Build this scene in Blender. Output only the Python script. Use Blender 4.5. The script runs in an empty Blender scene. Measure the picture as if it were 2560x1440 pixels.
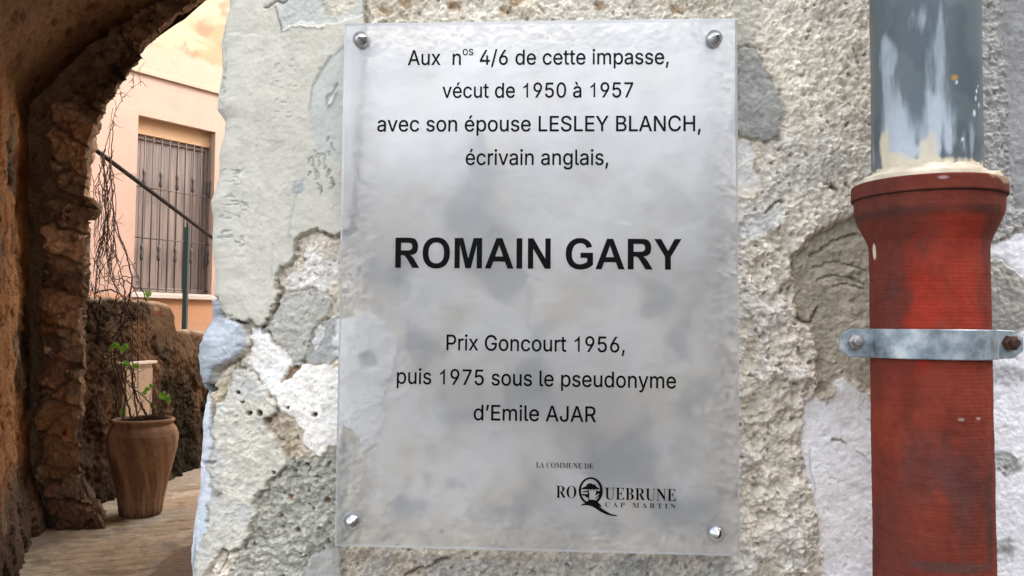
import bpy, bmesh, math, random, json
import numpy as np

# ------------------------------------------------------------------ camera, sky, sun, exposure
scene = bpy.context.scene
COL = scene.collection
random.seed(7)
EYE = np.array([0.01722, -0.62146, 1.5862])
YAW, PITCH, ROLL, FPX = math.radians(-3.35843), math.radians(2.7562), math.radians(0.49276), 2009.0
_d = np.array([math.sin(YAW)*math.cos(PITCH), math.cos(YAW)*math.cos(PITCH), math.sin(PITCH)])
_r0 = np.array([math.cos(YAW), -math.sin(YAW), 0.0]); _u0 = np.cross(_r0, _d)
_r = _r0*math.cos(ROLL) + _u0*math.sin(ROLL)
_u = -_r0*math.sin(ROLL) + _u0*math.cos(ROLL)
cam = bpy.data.cameras.new("camera"); cam_o = bpy.data.objects.new("camera", cam); COL.objects.link(cam_o)
cam.sensor_width = 36.0; cam.lens = FPX/2560*36.0; cam.clip_start = 0.02; cam.clip_end = 500
M = np.eye(4); M[:3, 0] = _r; M[:3, 1] = _u; M[:3, 2] = -_d; M[:3, 3] = EYE
from mathutils import Matrix, Vector
cam_o.matrix_world = Matrix(M.tolist())
scene.camera = cam_o

SUN_EL, SUN_AZ = math.radians(50), math.radians(80)      # azimuth measured from +y towards +x
world = bpy.data.worlds.new("World"); scene.world = world; world.use_nodes = True
wn, wl = world.node_tree.nodes, world.node_tree.links
sky = wn.new("ShaderNodeTexSky"); sky.sky_type = 'NISHITA'; sky.sun_disc = False
sky.sun_elevation = SUN_EL; sky.sun_rotation = SUN_AZ; sky.dust_density = 4.0; sky.ozone_density = 1.0
hs = wn.new("ShaderNodeHueSaturation"); hs.inputs['Saturation'].default_value = 0.30
wl.new(sky.outputs[0], hs.inputs['Color']); wl.new(hs.outputs[0], wn["Background"].inputs[0])
wn["Background"].inputs[1].default_value = 0.15
sl = bpy.data.lights.new("sun", 'SUN'); sl.energy = 0.5; sl.angle = math.radians(14); sl.color = (1.0, 0.95, 0.87)
so = bpy.data.objects.new("sun", sl); COL.objects.link(so)
sd_ = Vector((math.sin(SUN_AZ)*math.cos(SUN_EL), math.cos(SUN_AZ)*math.cos(SUN_EL), math.sin(SUN_EL)))
so.rotation_euler = sd_.to_track_quat('Z', 'Y').to_euler()
vs = scene.view_settings; vs.view_transform = 'Standard'; vs.look = 'None'; vs.gamma = 1.0; vs.exposure = 2.48

# ------------------------------------------------------------------ helpers
def ray(x, y): return _d + _r*((x-1280)/FPX) + _u*((720-y)/FPX)
def at_y(x, y, Y):
    v = ray(x, y); return EYE + v*((Y-EYE[1])/v[1])
def at_x(x, y, X):
    v = ray(x, y); return EYE + v*((X-EYE[0])/v[0])
def on_plane(x, y, P, n):
    v = ray(x, y); return EYE + v*(np.dot(np.asarray(P)-EYE, n)/np.dot(v, n))
def at_z(x, y, Z=0.0):
    v = ray(x, y); return EYE + v*((Z-EYE[2])/v[2])
def srgb(r, g, b):
    c = np.array([r, g, b], float)/255.0
    return np.where(c <= 0.04045, c/12.92, ((c+0.055)/1.055)**2.4)
def tag(o, label=None, cat=None, group=None, kind=None):
    if label: o['label'] = label
    if cat: o['category'] = cat
    if group: o['group'] = group
    if kind: o['kind'] = kind
    return o
def thing(name, label, cat, loc=(0, 0, 0), group=None):
    o = bpy.data.objects.new(name, None); COL.objects.link(o); o.location = loc
    o.empty_display_size = 0.05
    return tag(o, label, cat, group)
def link(name, me, mat=None, parent=None):
    o = bpy.data.objects.new(name, me); COL.objects.link(o)
    if mat is not None and len(me.materials) == 0: me.materials.append(mat)
    if parent is not None:
        o.parent = parent
        p = parent; off = Vector((0, 0, 0))
        while p is not None:
            off += Vector(p.location); p = p.parent
        o.location = -off          # meshes are written in world coordinates
    return o
def smooth(me, on=True):
    me.polygons.foreach_set("use_smooth", [on]*len(me.polygons)); me.update()
def raw_mesh(name, V, F, col=None, sm=True):
    me = bpy.data.meshes.new(name)
    me.from_pydata([tuple(v) for v in V], [], [tuple(f) for f in F]); me.update()
    if col is not None: set_col(me, col)
    if sm: smooth(me)
    return me
def set_col(me, col):
    a = me.attributes.new("Col", 'FLOAT_COLOR', 'POINT')
    c = np.ones((len(me.vertices), 4), np.float32); c[:, :3] = np.clip(np.reshape(col, (-1, 3)), 0.002, 0.95)
    a.data.foreach_set("color", c.ravel())
def grid_mesh(name, P, col=None, flip=False):
    nr, nc = P.shape[:2]
    me = bpy.data.meshes.new(name)
    idx = np.arange(nr*nc).reshape(nr, nc)
    a, b, c, d = idx[:-1, :-1], idx[:-1, 1:], idx[1:, 1:], idx[1:, :-1]
    q = np.stack([a, d, c, b] if flip else [a, b, c, d], -1).reshape(-1, 4)
    n = len(q)
    me.vertices.add(nr*nc); me.vertices.foreach_set("co", np.ascontiguousarray(P, np.float32).ravel())
    me.loops.add(n*4); me.loops.foreach_set("vertex_index", q.astype(np.int32).ravel())
    me.polygons.add(n); me.polygons.foreach_set("loop_start", np.arange(0, n*4, 4, dtype=np.int32))
    me.polygons.foreach_set("use_smooth", np.ones(n, bool))
    me.update(calc_edges=True)
    if col is not None: set_col(me, col)
    return me

# numpy noise ------------------------------------------------------
def _hash(i, j, seed):
    i = i.astype(np.int64); j = j.astype(np.int64)
    h = (i*374761393 + j*668265263 + seed*1442695041) & 0xffffffff
    h = ((h ^ (h >> 13))*1274126177) & 0xffffffff
    h = ((h ^ (h >> 16))*2246822519) & 0xffffffff
    return ((h ^ (h >> 15)) & 0xffffff)/float(0xffffff)
def vnoise(x, y, seed=0):
    xi = np.floor(x); yi = np.floor(y); fx = x-xi; fy = y-yi
    fx = fx*fx*fx*(fx*(fx*6-15)+10); fy = fy*fy*fy*(fy*(fy*6-15)+10)
    a = _hash(xi, yi, seed); b = _hash(xi+1, yi, seed); c = _hash(xi, yi+1, seed); d = _hash(xi+1, yi+1, seed)
    return (a*(1-fx)+b*fx)*(1-fy) + (c*(1-fx)+d*fx)*fy
def fbm(x, y, seed=0, octv=4, gain=0.5):
    s = 0; amp = 1; tot = 0
    for k in range(octv):
        ca, sa = math.cos(0.6*k+0.3), math.sin(0.6*k+0.3)
        s = s + amp*(vnoise((x*ca-y*sa)*2.03**k+17.3*k, (x*sa+y*ca)*2.03**k-9.1*k, seed+k*7)*2-1); tot += amp; amp *= gain
    return s/tot*1.6
def worley(x, y, seed=0, jit=0.95):
    xi = np.floor(x); yi = np.floor(y); d1 = np.full(x.shape, 9.0); d2 = d1.copy(); cid = np.zeros(x.shape)
    for di in (-1, 0, 1):
        for dj in (-1, 0, 1):
            cx = xi+di; cy = yi+dj
            px = cx+0.5+jit*(_hash(cx, cy, seed)-0.5); py = cy+0.5+jit*(_hash(cx, cy, seed+91)-0.5)
            dd = np.hypot(x-px, y-py)
            near = dd < d1
            d2 = np.where(near, d1, np.minimum(d2, dd))
            cid = np.where(near, _hash(cx, cy, seed+53), cid); d1 = np.where(near, dd, d1)
    return d1, d2, cid
def sstep(a, b, x):
    t = np.clip((x-a)/(b-a), 0, 1); return t*t*(3-2*t)
def poly_sd(X, Z, poly, margin=0.03):
    """signed distance (positive inside) to a closed polygon, evaluated near it; far away it is -margin"""
    poly = np.asarray(poly, float)
    x0, z0 = poly.min(0)-margin; x1, z1 = poly.max(0)+margin
    out = np.full(X.shape, -margin)
    m = (X > x0) & (X < x1) & (Z > z0) & (Z < z1)
    if not m.any(): return out
    px, pz = X[m], Z[m]; d = np.full(px.shape, 9.0); ins = np.zeros(px.shape, bool); n = len(poly)
    for i in range(n):
        a = poly[i]; b = poly[(i+1) % n]; ab = b-a; L = ab@ab
        if L < 1e-14: continue
        t = np.clip(((px-a[0])*ab[0]+(pz-a[1])*ab[1])/L, 0, 1)
        d = np.minimum(d, np.hypot(px-a[0]-t*ab[0], pz-a[1]-t*ab[1]))
        c = (a[1] > pz) != (b[1] > pz)
        if abs(ab[1]) > 1e-12: ins ^= c & (px < a[0]+(pz-a[1])/ab[1]*ab[0])
    out[m] = np.where(ins, d, -d)
    return out
def lerp(a, b, t): return a*(1-t)+b*t
def lerpc(a, b, t): return a*(1-t[..., None]) + np.asarray(b)*t[..., None]
def resample(pts, n):
    pts = np.asarray(pts, float); s = np.r_[0, np.cumsum(np.linalg.norm(np.diff(pts, axis=0), axis=1))]
    t = np.linspace(0, s[-1], n)
    return np.stack([np.interp(t, s, pts[:, k]) for k in range(pts.shape[1])], 1)

# materials -------------------------------------------------------
def new_mat(name):
    m = bpy.data.materials.new(name); m.use_nodes = True
    return m, m.node_tree.nodes, m.node_tree.links, m.node_tree.nodes["Principled BSDF"]
def mat_col(name, rough=0.9, spec=0.25, grain=600.0, grain_amt=0.16, bump=0.25, bump_scale=700.0, bump_dist=0.0006):
    """albedo stored per vertex, multiplied by a fine grain; fine bump on top of the modelled relief"""
    m, n, l, b = new_mat(name)
    at = n.new("ShaderNodeAttribute"); at.attribute_name = "Col"
    tc = n.new("ShaderNodeTexCoord")
    nz = n.new("ShaderNodeTexNoise"); nz.inputs['Scale'].default_value = grain; nz.inputs['Detail'].default_value = 3
    l.new(tc.outputs['Object'], nz.inputs['Vector'])
    mr = n.new("ShaderNodeMapRange"); mr.inputs[1].default_value = 0.25; mr.inputs[2].default_value = 0.75
    mr.inputs[3].default_value = 1-grain_amt; mr.inputs[4].default_value = 1+grain_amt
    l.new(nz.outputs[0], mr.inputs[0])
    mx = n.new("ShaderNodeVectorMath"); mx.operation = 'SCALE'
    l.new(at.outputs['Color'], mx.inputs[0]); l.new(mr.outputs[0], mx.inputs['Scale'])
    l.new(mx.outputs[0], b.inputs['Base Color'])
    b.inputs['Roughness'].default_value = rough; b.inputs['Specular IOR Level'].default_value = spec
    if bump:
        nb = n.new("ShaderNodeTexNoise"); nb.inputs['Scale'].default_value = bump_scale; nb.inputs['Detail'].default_value = 4
        l.new(tc.outputs['Object'], nb.inputs['Vector'])
        bp = n.new("ShaderNodeBump"); bp.inputs['Strength'].default_value = bump; bp.inputs['Distance'].default_value = bump_dist
        l.new(nb.outputs[0], bp.inputs['Height']); l.new(bp.outputs[0], b.inputs['Normal'])
    return m
def mat_noise(name, c1, c2, scale=8.0, rough=0.6, metal=0.0, spec=0.4, lo=0.35, hi=0.65, stretch=(1, 1, 1), bump=0.0, bscale=60.0, bdist=0.002, detail=5):
    m, n, l, b = new_mat(name)
    tc = n.new("ShaderNodeTexCoord"); mp = n.new("ShaderNodeMapping"); mp.inputs['Scale'].default_value = stretch
    l.new(tc.outputs['Object'], mp.inputs[0])
    nz = n.new("ShaderNodeTexNoise"); nz.inputs['Scale'].default_value = scale; nz.inputs['Detail'].default_value = detail
    l.new(mp.outputs[0], nz.inputs['Vector'])
    cr = n.new("ShaderNodeValToRGB"); cr.color_ramp.elements[0].position = lo; cr.color_ramp.elements[1].position = hi
    cr.color_ramp.elements[0].color = (*c1, 1); cr.color_ramp.elements[1].color = (*c2, 1)
    l.new(nz.outputs[0], cr.inputs[0]); l.new(cr.outputs[0], b.inputs['Base Color'])
    b.inputs['Roughness'].default_value = rough; b.inputs['Metallic'].default_value = metal; b.inputs['Specular IOR Level'].default_value = spec
    if bump:
        nb = n.new("ShaderNodeTexNoise"); nb.inputs['Scale'].default_value = bscale; nb.inputs['Detail'].default_value = 4
        l.new(mp.outputs[0], nb.inputs['Vector'])
        bp = n.new("ShaderNodeBump"); bp.inputs['Strength'].default_value = bump; bp.inputs['Distance'].default_value = bdist
        l.new(nb.outputs[0], bp.inputs['Height']); l.new(bp.outputs[0], b.inputs['Normal'])
    return m

# solids ----------------------------------------------------------
def box_bm(bm, lo, hi, bevel=0.0, R=None, o=(0, 0, 0)):
    """box between two corners in a local frame R (columns are axes) at origin o"""
    r = bmesh.ops.create_cube(bm, size=1.0); vs_ = r['verts']
    lo = np.array(lo, float); hi = np.array(hi, float)
    for v in vs_:
        p = lo + (np.array(v.co)+0.5)*(hi-lo)
        v.co = p
    if bevel:
        es = list({e for v in vs_ for e in v.link_edges})
        rb = bmesh.ops.bevel(bm, geom=es, offset=bevel, segments=2, affect='EDGES', profile=0.6)
        vs_ = list({v for f in rb['faces'] for v in f.verts} | {v for v in vs_ if v.is_valid})
    if R is not None:
        R = np.array(R, float); o = np.array(o, float)
        for v in vs_: v.co = R@np.array(v.co)+o
    return vs_
def bm_mesh(name, bm, sm=False):
    bmesh.ops.recalc_face_normals(bm, faces=bm.faces)
    me = bpy.data.meshes.new(name); bm.to_mesh(me); bm.free()
    if sm: smooth(me)
    return me
def lathe(name, prof, centre, seg=96, a0=0.0, a1=2*math.pi, wob=None):
    """prof: list of (r, z)"""
    full = abs(a1-a0-2*math.pi) < 1e-6
    n = seg if full else seg+1
    an = a0+(a1-a0)*np.arange(n)/seg
    V = []; F = []
    for (r, z) in prof:
        for a in an: V.append((centre[0]+r*math.cos(a), centre[1]+r*math.sin(a), centre[2]+z))
    for i in range(len(prof)-1):
        for j in range(seg):
            k = (j+1) % n
            F.append((i*n+j, i*n+k, (i+1)*n+k, (i+1)*n+j))
    return raw_mesh(name, V, F)
def tube_data(pts, rad, sides=6, V=None, F=None):
    V = [] if V is None else V; F = [] if F is None else F
    pts = np.asarray(pts, float); n = len(pts)
    if np.isscalar(rad): rad = [rad]*n
    base = len(V); up = np.array([0.31, 0.2, 0.93])
    for i in range(n):
        t = pts[min(i+1, n-1)]-pts[max(i-1, 0)]; t = t/(np.linalg.norm(t)+1e-12)
        a = np.cross(t, up)
        if np.linalg.norm(a) < 0.05: a = np.cross(t, (1, 0, 0))
        a /= np.linalg.norm(a); b = np.cross(t, a)
        for k in range(sides):
            w = 2*math.pi*k/sides
            V.append(tuple(pts[i]+rad[i]*(a*math.cos(w)+b*math.sin(w))))
    for i in range(n-1):
        for k in range(sides):
            k2 = (k+1) % sides
            F.append((base+i*sides+k, base+i*sides+k2, base+(i+1)*sides+k2, base+(i+1)*sides+k))
    F.append(tuple(base+k for k in range(sides))[::-1]); F.append(tuple(base+(n-1)*sides+k for k in range(sides)))
    return V, F

# ------------------------------------------------------------------ ground: one sheet, fine where it is seen
def axis(fine0, fine1, step, lo, hi, growth=1.35):
    a = list(np.arange(fine0, fine1, step)); s = step
    while a[-1] < hi: s *= growth; a.append(min(a[-1]+s, hi))
    s = step; b = []
    x = fine0
    while x > lo: s *= growth; x = max(x-s, lo); b.append(x)
    return np.array(b[::-1]+a)
def build_ground():
    xs = axis(-4.4, -1.7, 0.012, -120, 120); ys = axis(4.1, 9.0, 0.014, -120, 120)
    X, Y = np.meshgrid(xs, ys)
    gd = np.array([0.511, 0.253]); gd /= np.linalg.norm(gd); gn = np.array([-gd[1], gd[0]])
    v = X*gn[0]+Y*gn[1]; w = X*gd[0]+Y*gd[1]
    v2 = v+0.012*fbm(X*3, Y*3, 3, 3)
    row = np.floor(v2/0.145); fr = v2/0.145-row
    near = sstep(60, 20, np.hypot(X, Y))
    line = np.maximum(sstep(0.10, 0.02, fr), sstep(0.90, 0.98, fr))*sstep(0.1, 0.45, vnoise(X*2.2, Y*2.2, 8)+0.2)
    wj = w/0.62+_hash(row, row*0, 5)*3; fj = wj-np.floor(wj)
    line = np.maximum(line, 0.6*sstep(0.015, 0.0, np.minimum(fj, 1-fj)))
    n1 = fbm(X*1.6, Y*1.6, 11, 4); n2 = fbm(X*14, Y*14, 12, 4); n3 = fbm(X*55, Y*55, 14, 3)
    H = 0.006*n1+0.0035*n2+0.0015*n3-0.006*line
    far = sstep(3.2, 2.2, Y); base = np.array([0.49, 0.365, 0.235]); pale = np.array([0.62, 0.50, 0.36]); dk = np.array([0.25, 0.18, 0.115])
    C = lerpc(np.broadcast_to(base, X.shape+(3,)), pale, sstep(-0.2, 0.5, n1+0.4*n2+0.25*(_hash(row, np.floor(wj), 9)-0.5)))
    C = lerpc(C, dk, 0.5*line); C = lerpc(C, (0.36, 0.33, 0.28), 0.5*sstep(0.1, 0.7, fbm(X*3.1+5, Y*3.1, 23, 4)))
    C = lerpc(C, dk, 0.55*sstep(0.3, 0.8, fbm(X*5, Y*5, 21, 4)))
    # cement strip along the foot of the low wall, dark asphalt patch at the near right
    foot = sstep(-3.55, -3.75, X+0.06*n2)*sstep(6.0, 6.3, Y)
    C = lerpc(C, (0.36, 0.29, 0.22), 0.8*foot)
    dark_foot = sstep(-3.35, -3.75, X+0.1*n2)*sstep(6.2, 5.6, Y)  # darker towards the foot of the left wall
    C = lerpc(C, (0.10, 0.07, 0.045), 0.55*dark_foot)
    C = lerpc(C, (0.24, 0.235, 0.225), far)
    pp = [tuple(at_z(a, b)[:2]) for a, b in [(372, 1450), (400, 1405), (440, 1375), (500, 1360), (640, 1350), (700, 1600), (380, 1600)]]
    asp = poly_sd(X, Y, pp, 0.3)
    am = sstep(-0.02, 0.02, asp+0.03*n2)
    C = lerpc(C, (0.27, 0.19, 0.125), am)
    C = C*(1+0.14*n3+0.08*n2)[..., None]
    P = np.stack([X, Y, H*near], -1)
    me = grid_mesh("ground", P, C)
    o = link("ground", me, mat_col("paving", 0.85, 0.25, grain=120, bump=0.35, bump_scale=160, bump_dist=0.003))
    tag(o, "worn beige stone paving of the alley with cross joints", None, kind='structure')
build_ground()

# ------------------------------------------------------------------ the plaster wall with its peeling layers
RC = 0.018
def W(px, py): p = at_y(px, py, 0.0); return (p[0], p[2])
EDGE = [(585, -40), (580, 0), (583, 38), (572, 70), (565, 125), (569, 150), (567, 185), (562, 220), (555, 262), (556, 283), (566, 298), (574, 312), (571, 340), (562, 372),
        (557, 450), (548, 485), (540, 512), (547, 548), (545, 580), (543, 615), (545, 650), (549, 690), (545, 735), (552, 765), (549, 795), (533, 835), (518, 895),
        (516, 935), (522, 968), (520, 1000), (514, 1040), (507, 1110), (505, 1150), (507, 1172), (500, 1225), (494, 1270), (488, 1320), (482, 1380), (485, 1442), (480, 1480)]
EZ = np.array([at_y(a, b, RC)[2] for a, b in EDGE])[::-1]; EX = np.array([at_y(a, b, RC)[0] for a, b in EDGE])[::-1]
def edge_x(z): return np.interp(z, EZ, EX) + 0.0006*fbm(z*90, z*0+3.3, 31, 3) + 0.0030
XE0 = float(np.mean(EX))

def layer_stack(X, Z):
    """relief (metres, towards the street) and albedo of the wall at wall coordinates X, Z"""
    # grain fields
    wx = X+0.0016*fbm(X*180, Z*180, 41, 2); wz = Z+0.0016*fbm(X*180, Z*180, 42, 2)
    d1, d2, cid = worley(wx/0.0052, wz/0.0052, 1); e1, e2, eid = worley(wx/0.0024, wz/0.0024, 2)
    big = fbm(X*26, Z*26, 51, 3); mid = fbm(X*85, Z*85, 52, 4); fin = fbm(X*300, Z*300, 53, 3); low = fbm(X*9, Z*9, 54, 3)
    pit = sstep(0.42, 0.12, d1)*(cid > 0.90) + 0.8*sstep(0.4, 0.1, e1)*(eid > 0.93)
    grains = sstep(0.70, 0.05, d1)*(0.25+0.75*cid)*(cid < 0.90); crev = sstep(0.16, 0.02, d2-d1)*sstep(-0.5, 0.3, mid+0.4*fin); crev2 = sstep(0.14, 0.02, e2-e1)
    GR = 0.0019*grains + 0.0015*mid + 0.0011*sstep(0.65, 0.05, e1)*eid - 0.0018*pit + 0.0008*fin + 0.0012*big
    tool = fbm(X*60+Z*20, Z*14-X*5, 55, 3)
    SM = 0.00035*mid + 0.00016*fin + 0.0008*low + 0.0004*tool
    T = dict(crev=crev, crev2=crev2, low=low, mid=mid, fin=fin, big=big, eid=eid, cid=cid, pit=pit)
    H = np.zeros(X.shape); G = np.ones(X.shape); S = np.ones(X.shape)     # layer height, amount of grit, lightness scatter
    C = np.empty(X.shape+(3,)); C[:] = (0.74, 0.67, 0.56)
    C = lerpc(C, (0.82, 0.735, 0.59), 0.7*sstep(-0.1, 0.8, low+0.6*big+0.3*mid))
    C = lerpc(C, (0.60, 0.57, 0.52), 0.7*sstep(-0.1, 0.8, -low+0.5*mid+0.4*big))
    def layer(poly, h, col, grit=1.0, wob=0.0019, wsc=150, edge=0.0006, dome=0.0, dirt_shade=None, dirt_shade_w=0.0016, und=0.0, soft=0.0, tex=None, amt=1.0, two=None, px=True):
        nonlocal H, C, G
        pts = [W(*p) for p in poly] if px else poly
        sd = poly_sd(X, Z, pts, 0.05) + wob*fbm(X*wsc, Z*wsc, int(abs(poly[0][0]*7+poly[0][1])) % 97, 5, 0.58)
        m = sstep(-edge, edge, sd)*amt if not soft else sstep(-soft, soft, sd)*amt
        hh = h + dome*np.sqrt(np.clip(sd, 0, 0.02)/0.02)
        if tex is not None: hh = hh+tex
        H = lerp(H, hh, m)
        cc = np.asarray(col, float)
        cc = np.broadcast_to(cc, X.shape+(3,))
        if two is not None: cc = lerpc(cc, two, sstep(-0.25, 0.45, T['big']+0.5*T['mid']))
        C = lerpc(C, cc, m); G = lerp(G, np.full(X.shape, grit), m)
        if dirt_shade is not None:  # flake edges: dirt, plus overhang shadow painted into the colour
            ring = np.exp(-((sd+dirt_shade_w*0.9)/dirt_shade_w)**2)*(0.35+0.65*sstep(-0.3, 0.4, T['mid']))
            C = lerpc(C, dirt_shade, 0.6*ring); H = H - und*ring
        return sd, m
    def crack(line, w=0.0008, depth=0.0015, col=(0.2, 0.19, 0.17), amt=0.8):
        nonlocal H, C
        pts = np.array([W(*p) for p in line]); d = np.full(X.shape, 1.0)
        x0, z0 = pts.min(0)-0.008; x1, z1 = pts.max(0)+0.008
        mk = (X > x0) & (X < x1) & (Z > z0) & (Z < z1)
        if not mk.any(): return
        qx = X[mk]+0.0012*T['mid'][mk]; qz = Z[mk]+0.0012*T['fin'][mk]+0.001*T['big'][mk]; dd = np.full(qx.shape, 1.0)
        for a, b in zip(pts[:-1], pts[1:]):
            ab = b-a; t = np.clip(((qx-a[0])*ab[0]+(qz-a[1])*ab[1])/(ab@ab+1e-12), 0, 1)
            dd = np.minimum(dd, np.hypot(qx-a[0]-t*ab[0], qz-a[1]-t*ab[1]))
        d[mk] = dd
        r = np.exp(-(d/w)**2)
        H = H-depth*r; C = lerpc(C, col, amt*r)
    DK = (0.13, 0.115, 0.10); TAN = (0.42, 0.32, 0.19)
    # ---- left of the plaque
    layer([(880, -60), (1880, -60), (1880, 60), (1400, 90), (880, 60)], 0.001, (0.72, 0.66, 0.56), 1.05, two=(0.62, 0.55, 0.43), soft=0.006)
    for a, b in [(1010, 12), (1135, 20), (1265, 30), (1290, 8), (1500, 15), (1690, 25), (960, 30)]:
        layer([(a-14, b-9), (a+12, b-8), (a+18, b+6), (a-8, b+10)], -0.001, (0.40, 0.28, 0.16), 1.0, soft=0.003, wob=0.002)
    layer([(717, 1150), (800, 1140), (870, 1110), (870, 1470), (560, 1470), (600, 1375), (640, 1300), (650, 1240)], -0.001, (0.47, 0.455, 0.385), 1.35, soft=0.004, two=(0.40, 0.39, 0.33))
    layer([(840, 1370), (1000, 1380), (1130, 1385), (1100, 1470), (840, 1470)], 0.0, (0.50, 0.43, 0.33), 1.1, soft=0.004, two=(0.42, 0.39, 0.34))
    layer([(1130, 1385), (1870, 1385), (1870, 1470), (1080, 1470)], 0.0, (0.46, 0.42, 0.36), 1.0, soft=0.006, two=(0.36, 0.35, 0.32))
    layer([(545, 960), (575, 940), (590, 955), (580, 1000), (560, 1050), (525, 1045), (520, 990)], 0.002, (0.58, 0.49, 0.34), 0.9, soft=0.002)
    layer([(780, 592), (805, 582), (850, 596), (850, 800), (828, 752), (780, 725), (712, 728), (704, 706), (722, 690), (758, 668), (766, 630)], 0.0008, (0.74, 0.70, 0.64), 0.75, two=(0.66, 0.58, 0.47), dirt_shade=TAN)
    layer([(630, 820), (670, 827), (695, 850), (717, 865), (730, 892), (760, 910), (790, 915), (820, 910), (860, 920), (860, 1122), (825, 1115), (805, 1140), (780, 1132), (752, 1105), (767, 1075), (752, 1065),
           (735, 1045), (705, 1030), (680, 995), (650, 955), (630, 930), (605, 915), (595, 907), (625, 885), (630, 860)], 0.0022, (0.90, 0.87, 0.83), 0.38, two=(0.89, 0.84, 0.76), dirt_shade=(0.45, 0.35, 0.22))
    layer([(695, 1018), (720, 1038), (750, 1068), (762, 1085), (758, 1112), (780, 1137), (760, 1147), (718, 1148), (695, 1100), (668, 1060), (662, 1042)], -0.001, (0.56, 0.46, 0.31), 1.1, soft=0.0025, two=(0.50, 0.42, 0.31))
    layer([(710, 735), (780, 725), (832, 750), (825, 785), (800, 805), (780, 835), (775, 870), (760, 905), (740, 900), (720, 875), (695, 852), (665, 825), (675, 802), (700, 765)], 0.0028, (0.45, 0.435, 0.385), 0.38, two=(0.50, 0.47, 0.39), dirt_shade=DK, und=0.0012)
    layer([(800, 805), (850, 790), (850, 890), (825, 910), (780, 915), (762, 902), (775, 870), (780, 835)], 0.002, (0.41, 0.41, 0.385), 0.28, two=(0.47, 0.46, 0.43))
    layer([(800, 802), (815, 815), (810, 845), (795, 875), (782, 880), (782, 855), (792, 820)], 0.0004, (0.74, 0.72, 0.68), 0.4, dirt_shade=DK, dirt_shade_w=0.0009)
    layer([(595, 918), (625, 922), (645, 945), (665, 980), (690, 1010), (697, 1030), (668, 1042), (662, 1060), (690, 1090), (702, 1120), (718, 1140), (718, 1160), (700, 1180), (675, 1200), (665, 1220), (642, 1240),
           (635, 1260), (642, 1275), (630, 1305), (620, 1345), (605, 1370), (580, 1376), (560, 1370), (535, 1410), (515, 1450), (470, 1450), (500, 1350), (520, 1320), (530, 1220), (525, 1155), (535, 1115), (540, 1045), (560, 1000), (580, 960)],
          0.0042, (0.57, 0.56, 0.515), 0.36, two=(0.60, 0.565, 0.48), dirt_shade=(0.20, 0.18, 0.15), und=0.0022, edge=0.001)
    # blue grey cement smeared round the corner
    layer([(519, 975), (536, 1000), (538, 1040), (537, 1110), (528, 1150), (524, 1162), (535, 1195), (535, 1225), (527, 1270), (522, 1320), (508, 1350), (499, 1390), (494, 1450), (494, 1480), (380, 1480), (380, 975)],
          0.0026, (0.64, 0.68, 0.72), 0.22, two=(0.55, 0.61, 0.67), dirt_shade=DK, dirt_shade_w=0.0011, und=0.001)
    crack([(540, 1152), (520, 1160), (500, 1156)], 0.0012, 0.003, (0.16, 0.17, 0.19))
    crack([(500, 1225), (495, 1250), (490, 1275)], 0.0008, 0.002, (0.10, 0.10, 0.11))
    crack([(487, 1330), (492, 1395), (484, 1440)], 0.001, 0.002, (0.10, 0.10, 0.11))
    # the smooth grey render
    sd, m = layer([(380, -80), (905, -80), (915, 45), (900, 300), (885, 570), (841, 596), (825, 582), (800, 575), (775, 580), (760, 585), (745, 600), (738, 650), (707, 670), (688, 700), (690, 722), (705, 727), (695, 750),
                   (675, 795), (655, 817), (642, 812), (635, 800), (595, 802), (577, 795), (567, 765), (555, 748), (380, 745)], 0.0058, (0.555, 0.53, 0.45), 0.06, wob=0.0021, wsc=170, edge=0.0006, dirt_shade=(0.17, 0.15, 0.12), und=0.0020,
                  two=(0.58, 0.555, 0.475))
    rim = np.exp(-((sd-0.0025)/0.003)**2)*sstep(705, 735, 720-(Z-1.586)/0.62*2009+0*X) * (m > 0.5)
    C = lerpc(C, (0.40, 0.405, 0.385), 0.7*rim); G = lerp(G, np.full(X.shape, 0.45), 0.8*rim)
    layer([(380, 60), (668, 100), (655, 165), (645, 215), (648, 260), (642, 310), (648, 345), (645, 378), (652, 420), (650, 520), (620, 640), (380, 660)], 0.0064, (0.595, 0.572, 0.492), 0.05, wob=0.0012, edge=0.0009, amt=0.75)
    layer([(880, 110), (832, 148), (805, 185), (787, 225), (780, 285), (786, 330), (796, 380), (880, 430)], 0.0046, (0.52, 0.53, 0.485), 0.06, edge=0.0016, wob=0.0008, amt=0.9)
    crack([(835, 146), (806, 184), (788, 224), (781, 282)], 0.0009, 0.0007, (0.36, 0.37, 0.35), 0.6)
    layer([(700, -40), (915, -40), (910, 45), (860, 60), (800, 68), (760, 58), (722, 80), (708, 90), (702, 50)], 0.0049, (0.52, 0.53, 0.49), 0.22, edge=0.001, wob=0.001, two=(0.60, 0.57, 0.48))
    layer([(800, -40), (900, -40), (905, 25), (850, 52), (815, 40)], 0.0046, (0.55, 0.51, 0.42), 0.55, soft=0.003)
    crack([(710, 86), (730, 77), (760, 73), (800, 80), (815, 74)], 0.0008, -0.0012, (0.68, 0.66, 0.58), 0.6)
    crack([(670, 24), (690, 18), (700, 12), (712, 15), (726, 6)], 0.0011, 0.002)
    crack([(699, 28), (704, 50), (708, 70), (710, 88)], 0.0007, 0.001)
    crack([(848, 218), (838, 236), (826, 246), (823, 268)], 0.0012, 0.0016, (0.33, 0.34, 0.33))
    crack([(848, 232), (836, 262), (824, 270)], 0.0008, -0.002, (0.66, 0.68, 0.66), 0.5)
    rnd = random.Random(3)
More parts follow.
